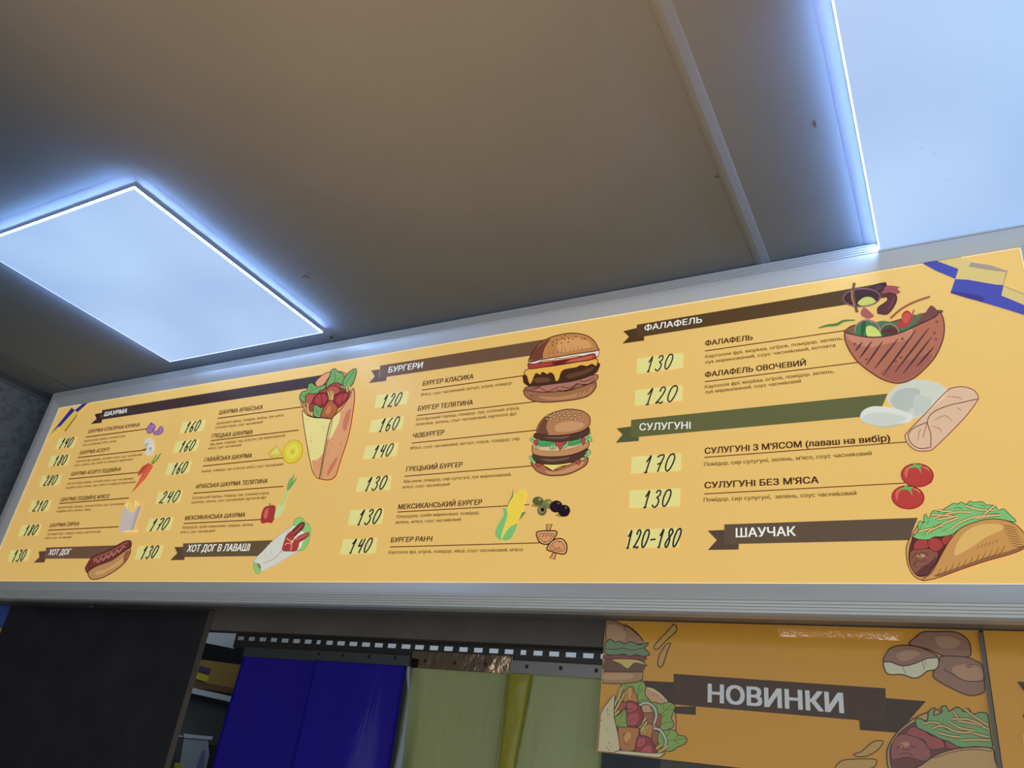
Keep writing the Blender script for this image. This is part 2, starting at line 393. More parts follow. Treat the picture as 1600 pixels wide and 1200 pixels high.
OC = (88, 62, 50)                                # outline brown
TC = (98, 76, 52); RC = (116, 82, 52); DC = (112, 90, 60)
def ribbon(main, tail, c, word, p0, p1, ch, cr, bold=.008):
    a = Art(SB, 'heading_ribbon', base=.0003); crop(*cr)
    a.P(tuple(int(x*.93) for x in c), tail, 0); crop(0, 0, 1); a.P(c, main, 0); o = a.end()
    crop(*cr); t = Art(SB, 'lettering', o, base=.0005); text(t, word, p0, p1, ch, (244, 244, 238), bold); t.end()
A_, B_, C_, D_, E_, G_, H_, I_ = (0, 560, .175), (0, 740, .175), (220, 560, .175), (220, 720, .175), (440, 540, .175), (520, 700, .175), (640, 500, .2), (720, 720, .175)
J_, K_, L_, M_, N_, O_ = (960, 460, .175), (960, 640, .175), (1180, 400, .2625), (1200, 560, .25), (960, 760, .2), (1280, 740, .2)
P_, Q_ = (900, 940, .216875), (1253, 940, .216875)
ribbon([159.6, 640.8, 515, 584, 508, 602.5, 157.5, 656], [845, 498, 912, 485, 900, 520, 912, 548, 905, 575, 808, 587, 862, 540], (92, 80, 76), 'ШАУРМА', (925, 517), (1130, 485), 40, A_, 0.022)
ribbon([594, 571.2, 868, 527.5, 832, 555.2, 592.3, 590.6], [798, 222, 875, 212, 868, 280, 940, 280, 932, 315, 778, 335, 832, 275], (128, 106, 86), 'БУРГЕРИ', (950, 243), (1255, 197), 52, E_, 0.016)
ribbon([995, 507.3, 1240, 466.7, 1379, 442.2, 1400, 462, 1322, 476, 994.8, 527.5], [78, 328, 200, 300, 205, 372, 265, 375, 265, 412, 70, 440, 130, 378], (110, 92, 66), 'ФАЛАФЕЛЬ', (268, 325), (782, 250), 52, J_, 0.0125)
ribbon([986.2, 656.1, 1387, 615, 1372, 649, 985.5, 683.7], [18, 168, 150, 150, 150, 246, 220, 245, 218, 280, 12, 297, 72, 222], (118, 122, 86), 'СУЛУГУНІ', (222, 185), (680, 170), 62, K_, 0.0125)
ribbon([1131.6, 819.4, 1434, 809, 1420, 844, 1131.6, 850.3], [728, 345, 858, 340, 858, 450, 972, 447, 970, 493, 730, 497, 800, 420], (116, 104, 88), 'ШАУЧАК', (948, 397), (1418, 385), 72, N_, 0.016)
ribbon([71.8, 855.5, 184.6, 852, 146, 872.6, 70.9, 873], [345, 695, 408, 690, 405, 752, 410, 755, 395, 793, 300, 795, 352, 745], (130, 106, 88), 'ХОТ ДОГ', (428, 727), (622, 722), 50, B_, 0.024)
ribbon([286.1, 849.1, 428, 843.9, 402, 868.8, 285.6, 870.5], [300, 770, 378, 768, 375, 855, 392, 862, 388, 885, 262, 888, 325, 825], (120, 108, 84), 'ХОТ ДОГ В ЛАВАШІ', (408, 812), (965, 803), 62, D_, 0.024)
def dish(cr, title, t0, t1, ch, r0, r1, *desc, x=None):
    crop(*cr); s = cr[2]
    a = Art(SB, 'dish_title', base=.0004); text(a, title, t0, t1, ch, TC, .029); a.end()
    a = Art(SB, 'dish_rule', base=.0003); a.L(RC, [*r0, *r1], 1.5/s, 0); a.end()
    a = Art(SB, 'dish_description', base=.0004)
    for d, d0, d1 in desc: text(a, d.replace('к', 'k'), d0, d1, ch*.62, DC, .0125)
    a.end()
def rel(cr, p): return ((p[0]-cr[0])/cr[2], (p[1]-cr[1])/cr[2])
dish(A_, 'ШАУРМА КЛАСИЧНА КУРИНА', (783, 668), (1243, 608), 33, (765, 703), (1320, 628), ('Картопля фрі, морква, солоний огірок,', (750, 748), (1120, 700)), ('соус часниковий, м\'ясо, зелень', (735, 783), (1040, 745)))
dish(A_, 'ШАУРМА АСОРТІ', (708, 858), (970, 828), 33, (693, 886), (1300, 818), ('Картопля фрі, морква, солоний огірок, соус часниковий,', (678, 930), (1268, 866)), ('м\'ясо, зелень, сир, гриби та помідори мариновані', (662, 965), (1185, 908)))
dish(A_, 'ШАУРМА АСОРТІ ПОДВІЙНА', (630, 1048), (1075, 1005), 33, (613, 1077), (1235, 1018), ('Картопля фрі, морква, солоний огірок, соус часниковий,', (595, 1128), (1190, 1080)), ('подвійне м\'ясо, зелень, сир, гриби та помідори мариновані', (582, 1165), (1210, 1112)))
dish(B_, 'ШАУРМА ПОДВІЙНЕ М\'ЯСО', (537, 248), (970, 218), 33, (527, 267), (1150, 218), ('Картопля фрі, морква, солоний огірок, соус часниковий,', (513, 313), (1113, 278)), ('подвійне м\'ясо, зелень, лаваш', (500, 347), (810, 328)))
dish(B_, 'ШАУРМА СИРНА', (440, 478), (703, 463), 33, (430, 506), (1060, 474), ('Три види сиру, помідор, зелень, картопля фрі,', (415, 551), (900, 526)), ('м\'ясо, соус часниковий', (398, 585), (635, 575)))
dish(C_, 'ШАУРМА АРАБСЬКА', (695, 503), (1085, 452), 38, (687, 535), (1445, 432), ('Арабський лаваш, помідор, зелень, лук, м\'ясо,', (670, 593), (1280, 515)), ('солоний огірок, соус часниковий', (660, 630), (1085, 578)))
dish(C_, 'ГРЕЦЬКА ШАУРМА', (628, 713), (995, 675), 38, (625, 735), (1410, 640), ('Маслини, помідор, сир сулугуні, лук маринований,', (615, 780), (1290, 697)), ('м\'ясо, соус часниковий', (600, 815), (895, 783)))
dish(C_, 'ГАВАЙСЬКА ШАУРМА', (562, 923), (988, 885), 38, (553, 962), (1285, 886), ('Ананас, помідор, сир сулугуні, м\'ясо, соус часниковий', (538, 1020), (1268, 955)))
dish(D_, 'АРАБСЬКА ШАУРМА ТЕЛЯТИНА', (485, 248), (1128, 198), 38, (470, 290), (1272, 228), ('Болгарський перець, помідор, лук, солоний огірок,', (458, 342), (1145, 298)), ('телятина, зелень, соус часниковий, картопля фрі', (445, 383), (1115, 338)))
dish(D_, 'МЕКСИКАНСЬКА ШАУРМА', (390, 530), (928, 500), 38, (383, 560), (1195, 518), ('Кукурудза, гриби мариновані, помідор, зелень,', (368, 606), (1005, 580)), ('м\'ясо, соус часниковий', (355, 648), (660, 635)))
dish(H_, 'БУРГЕР КЛАСИКА', (100, 515), (497, 458), 37, (97, 547), (915, 431), ('М\'ясо, соус часниковий, кетчуп, огірок, помідор', (87, 595), (795, 503)))
dish(H_, 'БУРГЕР ТЕЛЯТИНА', (62, 710), (493, 660), 37, (58, 747), (990, 637), ('Болгарський перець, помідор, лук, солоний огірок,', (50, 787), (860, 697)), ('телятина, зелень, соус часниковий, картопля фрі', (42, 827), (832, 742)))
dish(H_, 'ЧІЗБУРГЕР', (22, 923), (268, 895), 38, (17, 962), (1000, 860), ('М\'ясо, соус часниковий, кетчуп, огірок, помідор, сир', (5, 1012), (858, 937)))
dish(G_, 'ГРЕЦЬКИЙ БУРГЕР', (652, 210), (1155, 168), 43, (640, 253), rel(G_, (832, 727.8)), ('Маслини, помідор, сир сулугуні, лук маринований,', (632, 313), rel(G_, (799, 743.4))), ('м\'ясо, соус часниковий', (622, 362), (1042, 335)))
dish(G_, 'МЕКСИКАНСЬКИЙ БУРГЕР', (580, 548), (1330, 505), 45, (577, 572), rel(G_, (827, 788.4)), ('Кукурудза, гриби мариновані, помідор,', (568, 625), (1308, 590)), ('зелень, м\'ясо, соус часниковий', (555, 677), (1140, 650)))
dish(G_, 'БУРГЕР РАНЧ', (515, 843), (885, 832), 45, (510, 884), rel(G_, (846, 848.1)), ('Картопля фрі, огірок, помідор, яйце, соус часниковий, м\'ясо', (497, 945), rel(G_, (816.8, 861))))
dish(J_, 'ФАЛАФЕЛЬ', (810, 458), (1235, 405), 45, (808, 505), rel(J_, (1324, 516)), ('Картопля фрі, морква, огірок, помідор, зелень,', (810, 570), rel(J_, (1317.8, 530.5))), ('лук маринований, соус часниковий, котлета', (808, 620), rel(J_, (1305.5, 541.8))))
dish(J_, 'ФАЛАФЕЛЬ ОВОЧЕВИЙ', (808, 740), rel(J_, (1259.5, 570.6)), 47, (808, 780), rel(J_, (1342, 566)), ('Картопля фрі, морква, огірок, помідор, зелень,', (808, 840), rel(J_, (1303.4, 582.4))), ('лук маринований, соус часниковий', (808, 887), rel(J_, (1251.4, 597.7))))
dish(K_, 'СУЛУГУНІ З М\'ЯСОМ (лаваш на вибір)', (805, 395), rel(K_, (1391.3, 689)), 54, (803, 427), rel(K_, (1418, 690.4)), ('Помідор, сир сулугуні, зелень, м\'ясо, соус часниковий', (800, 505), rel(K_, (1362, 711))))
dish(K_, 'СУЛУГУНІ БЕЗ М\'ЯСА', (803, 703), rel(K_, (1279.5, 754.5)), 56, (800, 753), rel(K_, (1414, 754.8)), ('Помідор, сир сулугуні,  зелень, соус часниковий', (797, 823), rel(K_, (1338.3, 773.3))))
# loose description lines share a mesh per dish; below, price stickers with marker numerals
DIG = {'0': [[.62, .98, .35, .9, .14, .55, .12, .2, .3, .02, .55, .14, .8, .5, .86, .82, .7, .98, .55, .94]],
 '1': [[.25, .62, .45, .8, .62, .98, .5, .5, .38, .0], [.2, .03, .36, .0, .5, .06]],
 '2': [[.3, .72, .42, .94, .66, .98, .78, .8, .6, .5, .3, .2, .08, .02, .3, .08, .55, .0, .75, .1]],
 '3': [[.3, .82, .5, .97, .76, .92, .74, .7, .46, .55, .68, .45, .66, .18, .4, .0, .14, .06, .1, .16]],
 '4': [[.4, .95, .24, .6, .2, .45, .45, .5, .75, .62], [.82, .98, .65, .5, .5, -.02]],
 '6': [[.8, .98, .45, .75, .2, .4, .18, .1, .36, .0, .6, .14, .66, .36, .5, .46, .28, .34]],
 '7': [[.2, .86, .5, .96, .86, .92, .64, .5, .46, .0], [.3, .44, .76, .54]],
 '8': [[.8, .86, .6, .99, .36, .86, .42, .62, .6, .42, .52, .12, .3, .0, .12, .14, .28, .38, .6, .58, .84, .8, .78, .92]],
 '-': [[.1, .42, .8, .46]]}
def sticker(cr, q, num, u0=.2, u1=.86, v0=0, v1=.98, pen=None):
    crop(*cr); Q = pairs(q)
    a = Art(SB, 'price_sticker', base=.0006, label=f'pale yellow sticker reading {num}'); a.P((226, 224, 158), q, 0); o = a.end()
    a = Art(SB, 'handwritten_price', o, base=.0008); n = len(num); du = (u1-u0)/n
    wq = (abs(Q[3][1]-Q[0][1])+abs(Q[2][1]-Q[1][1]))/2
    for i, ch in enumerate(num):
        for st in DIG[ch]:
            pts = []
            for x, y in spline(pairs(st), False, 4):
                u = u0+du*(i+.02+x*.94)+(y-.5)*du*.22; w = 1-(v0+(v1-v0)*y)
                w = w - .02
                t = [(Q[0][j]+(Q[1][j]-Q[0][j])*u)*(1-w)+(Q[3][j]+(Q[2][j]-Q[3][j])*u)*w for j in (0, 1)]
                pts.append(tuple(t))
            a.stroke((74, 72, 74), pts, pen or wq*.09, False)
    a.end()
for s in [(A_, [528, 715, 690, 700, 655, 795, 488, 808], '140'), (A_, [460, 870, 628, 860, 600, 953, 425, 967], '180', .25, .9), (A_, [378, 1050, 550, 1038, 520, 1130, 348, 1143], '280', .2, .85),
          (B_, [285, 247, 460, 237, 428, 333, 252, 343], '210', .2, .85), (B_, [195, 462, 370, 455, 335, 550, 160, 560], '180', .25, .9), (B_, [95, 685, 273, 677, 242, 778, 65, 785], '130', .22, .85, -.05, 1),
          (C_, [375, 572, 582, 545, 555, 645, 342, 670], '160', .2, .82), (C_, [318, 743, 525, 722, 495, 822, 283, 843], '160', .25, .88), (C_, [248, 938, 455, 917, 425, 1022, 215, 1043], '160', .25, .88),
          (D_, [160, 280, 372, 262, 345, 370, 127, 385], '240', .15, .95), (D_, [80, 520, 293, 505, 258, 617, 38, 630], '170', .15, .88), (B_, [1235, 650, 1460, 640, 1425, 755, 1200, 765], '130', .22, .85),
          (E_, [850, 445, 1138, 405, 1115, 520, 832, 558], '120', .2, .82, -.08, .95), (E_, [805, 665, 1090, 630, 1075, 742, 780, 777], '160', .28, .9, -.05, 1), (E_, [752, 900, 1042, 868, 1020, 985, 728, 1015], '140', .26, .88),
          (G_, [232, 268, 525, 243, 508, 370, 203, 390], '130', .25, .9), (G_, [157, 555, 460, 540, 435, 673, 132, 690], '130', .26, .95, -.03, .98), (G_, [92, 818, 400, 802, 375, 938, 63, 948], '140', .24, .88, .02, 1),
          (J_, [202, 575, 613, 520, 610, 655, 198, 707], '130', .2, .8, 0, 1), (J_, [187, 857, 607, 808, 605, 945, 183, 993], '120', .2, .92, -.05, 1), (K_, [157, 425, 593, 390, 592, 543, 147, 570], '170', .24, .9, -.03, 1),
          (K_, [138, 725, 587, 703, 583, 860, 133, 880], '130', .26, .84, -.03, .95), (N_, [105, 340, 518, 325, 500, 472, 100, 482], '120-180', -.03, 1.03, -.03, .97)]: sticker(*s)
# ------------------------------------------------------------------ food pictures printed on the board
def pic(name, cr, label=None): crop(*cr); return Art(SB, name, base=.0009, label=label)
BY, YY, FC = (72, 82, 168), (222, 204, 110), (400, 0, 1)
a = pic('flag_ribbon_picture', A_, 'blue and yellow ribbon print in the left corner')
a.P(YY, [412, 735, 442, 684, 522, 610, 547, 632], 0); a.P((78, 78, 165), [442, 686, 640, 440, 668, 463, 532, 612, 520, 610], 0)
a.P(YY, [532, 612, 668, 465, 692, 490, 575, 645, 545, 634], 0); a.P((170, 140, 90), [575, 645, 692, 490, 686, 520, 585, 655], 0)
a.P((78, 78, 165), [668, 462, 742, 402, 786, 396, 690, 482], 0); a.P(YY, [690, 482, 786, 396, 818, 390, 700, 498], 0); a.end()
a = pic('flag_ribbon_picture', (1400, 380, .125), 'blue and yellow ribbon print in the right corner')
YR = (214, 198, 140); BR = (98, 104, 178)
a.P(BR, [300, 236, 470, 205, 780, 322, 742, 446, 500, 345], 0); a.P(YR, [505, 208, 760, 160, 1000, 240, 1180, 275, 1200, 320, 780, 320], 0)
a.P((172, 162, 150), [940, 240, 1180, 275, 1405, 350, 1370, 365, 1120, 330, 900, 290], 0)
a.P(YR, [785, 318, 850, 295, 1100, 330, 1365, 362, 1340, 520, 1250, 515, 900, 455, 750, 445], 0); a.P((196, 176, 132), [1365, 362, 1405, 350, 1345, 520, 1330, 515], 0)
a.P(YR, [1345, 530, 1640, 660, 1640, 785, 1318, 655], 0); a.P((196, 176, 132), [1345, 525, 1640, 640, 1640, 665, 1345, 545], 0)
a.P(BR, [740, 448, 900, 456, 1250, 518, 1345, 522, 1318, 655, 1640, 788, 1640, 910, 1340, 815, 680, 622], 0); a.P((92, 88, 150), [680, 622, 695, 596, 1000, 640, 1110, 690, 1080, 735, 900, 690], 0); a.end()
# garlic, mushrooms, carrots, fries
PO = (104, 70, 128); PF = (178, 140, 190)
a = pic('garlic_picture', A_); a.P(PF, [1312, 642, 1325, 605, 1352, 580, 1385, 602, 1375, 640, 1345, 665, 1318, 666], 1, PO, 6); a.L(PO, [1352, 600, 1350, 570], 7)
a.P(PF, [1370, 660, 1405, 645, 1432, 608, 1455, 625, 1446, 662, 1410, 680, 1378, 678], 1, PO, 6); a.L(PO, [1335, 650, 1345, 610], 4); a.L(PO, [1358, 652, 1366, 615], 4); a.L(PO, [1400, 670, 1430, 640], 4); a.end()
a = pic('mushroom_picture', A_); W1, W2 = (214, 218, 208), (184, 190, 184)
a.E(W1, 1330, 752, 42, 40); a.E(W2, 1318, 775, 28, 20); a.E((222, 226, 218), 1346, 800, 33, 38); a.E(W1, 1332, 838, 36, 30, -20); a.L((120, 112, 100), [1270, 818, 1310, 806], 9); a.E(W2, 1342, 806, 14, 16); a.E((150, 154, 150), 1348, 800, 4, 5); a.end()
a = pic('carrot_picture', A_); a.P((196, 100, 78), [1335, 930, 1275, 962, 1238, 1008, 1228, 1056, 1285, 1010], 0); a.P((214, 116, 90), [1368, 962, 1335, 934, 1290, 985, 1232, 1105, 1166, 1212, 1212, 1164, 1300, 1072], 0)
a.L((228, 142, 112), [1345, 960, 1300, 1030, 1240, 1120], 8)
for p in ([1358, 942, 1400, 900, 1435, 848], [1352, 935, 1385, 885, 1402, 860], [1362, 945, 1395, 910, 1420, 880]): a.L((108, 156, 92), p, 9)
a.end()
a = pic('fries_picture', B_); FR = (232, 216, 140)
random.seed(3)
for i in range(15):
    x = 1112+i*10.5; a.L((238, 224, 156) if i % 2 else (222, 200, 116), [1120+i*8.2, 330, x+random.uniform(-6, 12), 262-random.uniform(-10, 32)+(abs(i-8)*3)], 13, 0)
a.P((206, 198, 194), [1100, 308, 1128, 300, 1150, 335, 1180, 350, 1210, 330, 1226, 298, 1268, 282, 1190, 510, 1058, 522], 0); a.P((190, 180, 180), [1226, 298, 1268, 282, 1190, 510, 1162, 512], 0)
a.L((238, 226, 178), [1095, 515, 1225, 507], 11, 0); a.L((226, 206, 140), [1120, 530, 1235, 522], 8, 0); a.end()
# hot dog
a = pic('hot_dog_picture', B_)
a.P((136, 88, 84), [762, 850, 775, 815, 830, 742, 960, 688, 1095, 612, 1150, 597, 1172, 612, 1165, 660, 1100, 705, 1000, 775, 870, 830, 790, 888], 1, OC, 6)
a.P((160, 108, 96), [815, 772, 850, 745, 980, 690, 1100, 625, 1140, 612, 1130, 630, 1000, 705, 870, 765], 1)
a.P((146, 84, 82), [800, 812, 838, 775, 980, 716, 1095, 650, 1155, 632, 1150, 655, 1060, 715, 960, 770, 850, 815, 800, 850], 1, OC, 4)
a.L((196, 150, 128), [835, 790, 860, 765, 875, 795, 905, 750, 920, 775, 955, 728, 965, 755, 1000, 705, 1010, 735, 1050, 680, 1060, 705, 1100, 650, 1120, 660], 9)
a.P((198, 158, 112), [785, 888, 800, 862, 870, 822, 1000, 772, 1110, 692, 1162, 668, 1158, 720, 1110, 800, 1020, 872, 920, 927, 840, 946, 800, 930], 1, OC, 7)
a.P((212, 178, 130), [850, 880, 950, 850, 1060, 780, 1110, 740, 1080, 800, 980, 860, 880, 905], 1); a.P((162, 118, 92), [1120, 700, 1158, 690, 1150, 725, 1110, 790, 1100, 760], 1); a.end()
# big wrap
a = pic('wrap_picture', E_); GR, GD = (132, 178, 112), (84, 112, 74); TN, CR, MT, TM = (222, 172, 130), (232, 224, 158), (170, 98, 78), (160, 66, 66)
a.P(TN, [300, 332, 345, 278, 400, 245, 440, 240, 405, 310, 335, 385], 1, OC, 7); a.P(TN, [490, 240, 540, 234, 580, 262, 560, 330, 480, 330], 1, OC, 6)
a.P(GR, [430, 272, 445, 222, 478, 207, 505, 232, 552, 255, 562, 310, 545, 345, 480, 340, 440, 375, 395, 400, 405, 330], 1, OC, 7)
a.P(GR, [560, 292, 600, 240, 652, 205, 668, 225, 655, 290, 625, 355, 570, 372, 545, 342], 1, OC, 7)
a.L(GD, [470, 225, 480, 280, 465, 330], 4); a.L(GD, [550, 275, 500, 300, 480, 320], 4); a.L(GD, [650, 225, 610, 280, 570, 340], 4)
a.P(GR, [165, 440, 185, 412, 225, 398, 240, 345, 270, 334, 298, 355, 330, 368, 395, 350, 375, 405, 320, 425, 240, 440, 215, 505, 170, 490, 160, 460], 1, OC, 7); a.L(GD, [320, 380, 270, 400, 200, 460], 4); a.L(GD, [260, 350, 265, 395], 4); a.L(GD, [175, 440, 205, 455], 4)
a.P((206, 160, 120), [165, 480, 200, 520, 230, 560, 260, 610, 300, 640, 240, 620, 195, 560], 1, OC, 6)
a.P(MT, [330, 410, 390, 385, 440, 345, 500, 330, 545, 360, 600, 385, 605, 430, 520, 450, 440, 450, 400, 440], 1, OC, 6); a.P((188, 112, 88), [215, 460, 235, 430, 290, 432, 312, 452, 270, 505, 240, 560, 215, 520], 1, OC, 6)
a.P((188, 112, 88), [400, 400, 440, 360, 500, 370, 520, 410, 470, 440, 420, 440], 1, OC, 5); a.P((150, 84, 70), [520, 380, 570, 370, 600, 400, 560, 420], 1, OC, 5)
for p in ([530, 365, 600, 385], [560, 350, 615, 370]): a.L(GR, p, 16); 
a.P(TM, [275, 500, 300, 450, 350, 420, 400, 430, 418, 470, 395, 530, 350, 550, 300, 530], 1, OC, 7); a.P((184, 92, 84), [295, 495, 315, 455, 345, 440, 350, 520, 320, 525], 1); a.P((184, 92, 84), [362, 440, 395, 445, 402, 480, 372, 520], 1); a.dots(TM, [315, 500, 330, 470, 380, 460, 385, 490], 6)
a.P(TM, [462, 490, 490, 440, 540, 415, 600, 422, 590, 470, 540, 530, 500, 555], 1, OC, 7); a.P((184, 92, 84), [485, 490, 510, 450, 540, 435, 535, 500, 510, 525], 1); a.P((184, 92, 84), [552, 435, 590, 435, 575, 470, 548, 500], 1)
for p in ([415, 410, 432, 475], [440, 400, 445, 470], [462, 410, 455, 465], [580, 360, 588, 415], [600, 350, 606, 400], [225, 510, 245, 605], [245, 530, 262, 615], [265, 560, 270, 625]): a.L((106, 78, 56), p, 17, 0); a.L((230, 200, 130), p, 11, 0)
a.P((166, 96, 74), [245, 545, 275, 515, 300, 530, 290, 570, 260, 590], 1, OC, 5)
a.P(GR, [285, 548, 312, 530, 345, 552, 372, 560, 360, 605, 345, 640, 290, 628], 1, OC, 6); a.L(GD, [300, 560, 330, 620], 4); a.L(GD, [315, 590, 350, 575], 3)
a.P((184, 118, 80), [355, 640, 362, 582, 400, 520, 432, 484, 470, 510, 502, 562, 462, 642, 440, 662], 1, OC, 7); a.P((206, 144, 92), [390, 600, 410, 555, 435, 530, 440, 580, 415, 615], 1)
a.P(CR, [188, 575, 225, 620, 300, 645, 445, 662, 400, 830, 345, 1150, 335, 1185, 300, 1165, 265, 1082, 215, 820, 190, 650], 1, OC, 7)
a.P(TN, [268, 1030, 320, 1022, 375, 968, 342, 1170, 325, 1178, 295, 1155], 1)
a.P(TN, [445, 660, 520, 580, 600, 468, 638, 380, 652, 440, 640, 570, 600, 800, 520, 1050, 490, 1150, 450, 1192, 400, 1200, 345, 1188, 342, 1160, 400, 830], 1, OC, 7)
a.P(CR, [452, 665, 520, 595, 512, 680, 470, 770, 440, 825, 410, 828], 1); a.P((206, 140, 112), [560, 640, 620, 560, 600, 680, 570, 760, 545, 740], 1); a.P((206, 140, 112), [470, 1020, 500, 990, 480, 1060, 430, 1140, 405, 1150, 430, 1080], 1)
a.L(OC, [225, 620, 300, 640, 440, 655], 5); a.L(OC, [458, 665, 425, 800, 372, 1040, 355, 1170], 4)
a.dots(OC, [212, 662, 235, 665, 240, 655, 365, 722, 388, 728, 372, 745, 268, 822, 255, 848, 270, 858, 258, 940, 325, 960, 310, 1018, 330, 1016, 345, 1010, 460, 832, 450, 885, 532, 865, 528, 885, 575, 600, 600, 590, 580, 620, 305, 1050, 300, 1075, 330, 1070, 620, 450, 420, 965, 415, 1150], 4); a.end()
# pineapple
a = pic('pineapple_picture', C_); a.P((214, 204, 104), [1138, 848, 1215, 778, 1266, 852, 1205, 892, 1160, 880], 0, (188, 150, 66), 5); a.P((226, 218, 130), [1160, 850, 1215, 795, 1240, 850], 0)
a.E((196, 172, 66), 1357, 833, 88, 112, 25); a.E((222, 212, 84), 1356, 832, 82, 104, 25); a.E((230, 222, 110), 1354, 832, 52, 66, 25); a.E((214, 200, 80), 1352, 834, 20, 26, 25); a.end()
# pepper, onion
a = pic('vegetable_picture', D_); a.P((202, 222, 168), [1190, 512, 1195, 455, 1238, 388, 1278, 378, 1270, 432, 1230, 492], 1); a.L((190, 214, 150), [1255, 400, 1285, 330, 1315, 262], 26)
for p in ([1310, 270, 1340, 210, 1368, 118], [1312, 265, 1360, 200, 1392, 148], [1308, 262, 1322, 200, 1345, 150]): a.L((126, 178, 118), p, 17, 1, True)
a.P((182, 84, 80), [1078, 552, 1080, 482, 1100, 425, 1140, 404, 1196, 404, 1195, 465, 1172, 548, 1130, 546], 1, (130, 58, 60), 5); a.P((208, 126, 116), [1098, 500, 1110, 440, 1140, 425, 1135, 480, 1115, 520], 1); a.L((120, 160, 100), [1150, 405, 1155, 375], 12); a.end()
# hot dog rolled in flatbread
a = pic('rolled_hot_dog_picture', (390, 800, .0916667)); LG, LE = (158, 208, 138), (100, 158, 104)
a.P(LG, [745, 200, 770, 130, 820, 95, 880, 95, 930, 130, 945, 175, 1000, 190, 1030, 250, 1045, 300, 1030, 400, 1010, 500, 960, 600, 880, 662, 820, 640, 760, 500, 740, 250], 1, LE, 7)
a.P((228, 232, 218), [680, 270, 760, 240, 900, 330, 980, 400, 900, 520, 830, 640, 560, 660, 600, 400], 1)
a.P((134, 84, 78), [715, 330, 790, 250, 880, 175, 930, 180, 940, 220, 900, 300, 830, 360, 760, 420], 1, OC, 5); a.L((184, 112, 98), [760, 360, 830, 290, 905, 210], 26)
a.P((184, 90, 88), [640, 390, 700, 330, 740, 330, 770, 400, 745, 470, 700, 500, 770, 470, 830, 415, 960, 355, 1010, 350, 1010, 400, 930, 470, 850, 520, 830, 600, 790, 660, 700, 665, 555, 645, 600, 480], 1, OC, 5)
a.L((204, 128, 112), [790, 470, 900, 420, 995, 370], 24); a.L((222, 196, 150), [630, 450, 700, 500, 715, 570, 700, 650], 14); a.L((226, 190, 170), [600, 560, 650, 530, 710, 550], 12); a.P((226, 206, 140), [700, 500, 750, 470, 740, 520, 710, 525], 1); a.L((150, 70, 74), [640, 400, 690, 380, 720, 400, 660, 420], 6); a.L((150, 70, 74), [610, 600, 640, 580, 660, 610], 6)
a.P((216, 220, 210), [70, 840, 100, 785, 220, 670, 400, 480, 600, 320, 720, 240, 690, 290, 635, 370, 545, 655, 600, 668, 740, 675, 855, 650, 700, 750, 450, 900, 260, 995, 190, 1015, 180, 900, 80, 865], 1, (146, 148, 138), 7)
a.L((176, 172, 160), [240, 870, 380, 815, 480, 740, 545, 660], 12); a.L((196, 196, 184), [360, 600, 370, 690, 410, 745], 10); a.L((196, 196, 184), [250, 690, 280, 760, 330, 790], 10); a.L((206, 208, 198), [500, 500, 490, 620, 510, 660], 10); a.L((196, 196, 184), [420, 830, 450, 860], 9)
a.P((142, 138, 118), [130, 880, 170, 890, 185, 960, 160, 950], 1); a.P(LG, [75, 870, 120, 880, 140, 940, 175, 970, 170, 1040, 130, 1055, 95, 1020, 70, 950], 1, LE, 7); a.end()
# classic burger
BN, BD = (196, 150, 104), (118, 82, 68)
a = pic('burger_picture', H_)
a.P((172, 130, 100), [893, 562, 905, 548, 1050, 562, 1250, 548, 1400, 500, 1450, 482, 1453, 530, 1400, 590, 1300, 620, 1100, 642, 980, 635, 912, 602], 1, OC, 7); a.P((192, 150, 114), [960, 590, 1150, 600, 1350, 560, 1430, 520, 1400, 575, 1280, 612, 1100, 625], 1)
for x in (930, 950, 970, 990, 1330, 1360, 1390, 1410): a.L(BD, [x, 575 if x < 1100 else 560-(x-1330)*.3, x+35 if x < 1100 else x-25, 615 if x < 1100 else 605-(x-1330)*.4], 4, 1, True)
HM = (182, 136, 122)
a.P(HM, [903, 530, 960, 512, 1100, 500, 1300, 465, 1460, 425, 1458, 475, 1400, 500, 1340, 512, 1220, 550, 1060, 565, 960, 556, 905, 548], 1, OC, 6)
for p in ([905, 535, 960, 545, 1015, 525], [1020, 525, 1080, 560, 1165, 520], [1150, 545, 1230, 555, 1320, 495], [1180, 520, 1250, 530, 1310, 495], [1310, 500, 1400, 500, 1450, 460], [1330, 480, 1390, 475, 1440, 445], [930, 525, 980, 530, 1030, 512]): a.L(OC, p, 5)
a.P((96, 74, 56), [890, 470, 905, 425, 1100, 395, 1300, 360, 1470, 335, 1474, 380, 1440, 420, 1300, 472, 1100, 502, 950, 517, 897, 492], 1, OC, 6); a.P((126, 98, 78), [960, 460, 1080, 450, 1090, 480, 1000, 490], 1); a.P((122, 94, 74), [1230, 430, 1350, 395, 1440, 365, 1400, 410, 1260, 455], 1)
a.P((230, 190, 104), [895, 412, 930, 382, 1100, 362, 1300, 330, 1440, 303, 1470, 318, 1458, 362, 1425, 345, 1385, 362, 1340, 355, 1300, 372, 1240, 382, 1190, 402, 1165, 470, 1140, 476, 1125, 430, 1100, 412, 1075, 425, 1040, 408, 1020, 430, 985, 420, 950, 497, 930, 490, 915, 440, 903, 430], 1, OC, 6)
a.P((182, 92, 84), [930, 372, 938, 342, 1100, 325, 1300, 295, 1450, 260, 1462, 290, 1400, 315, 1200, 342, 1000, 376, 938, 382], 1, OC, 6); a.P((204, 122, 108), [1230, 320, 1420, 280, 1400, 305, 1250, 330], 1); a.P((130, 66, 62), [1120, 330, 1250, 308, 1200, 338, 1130, 348], 1)
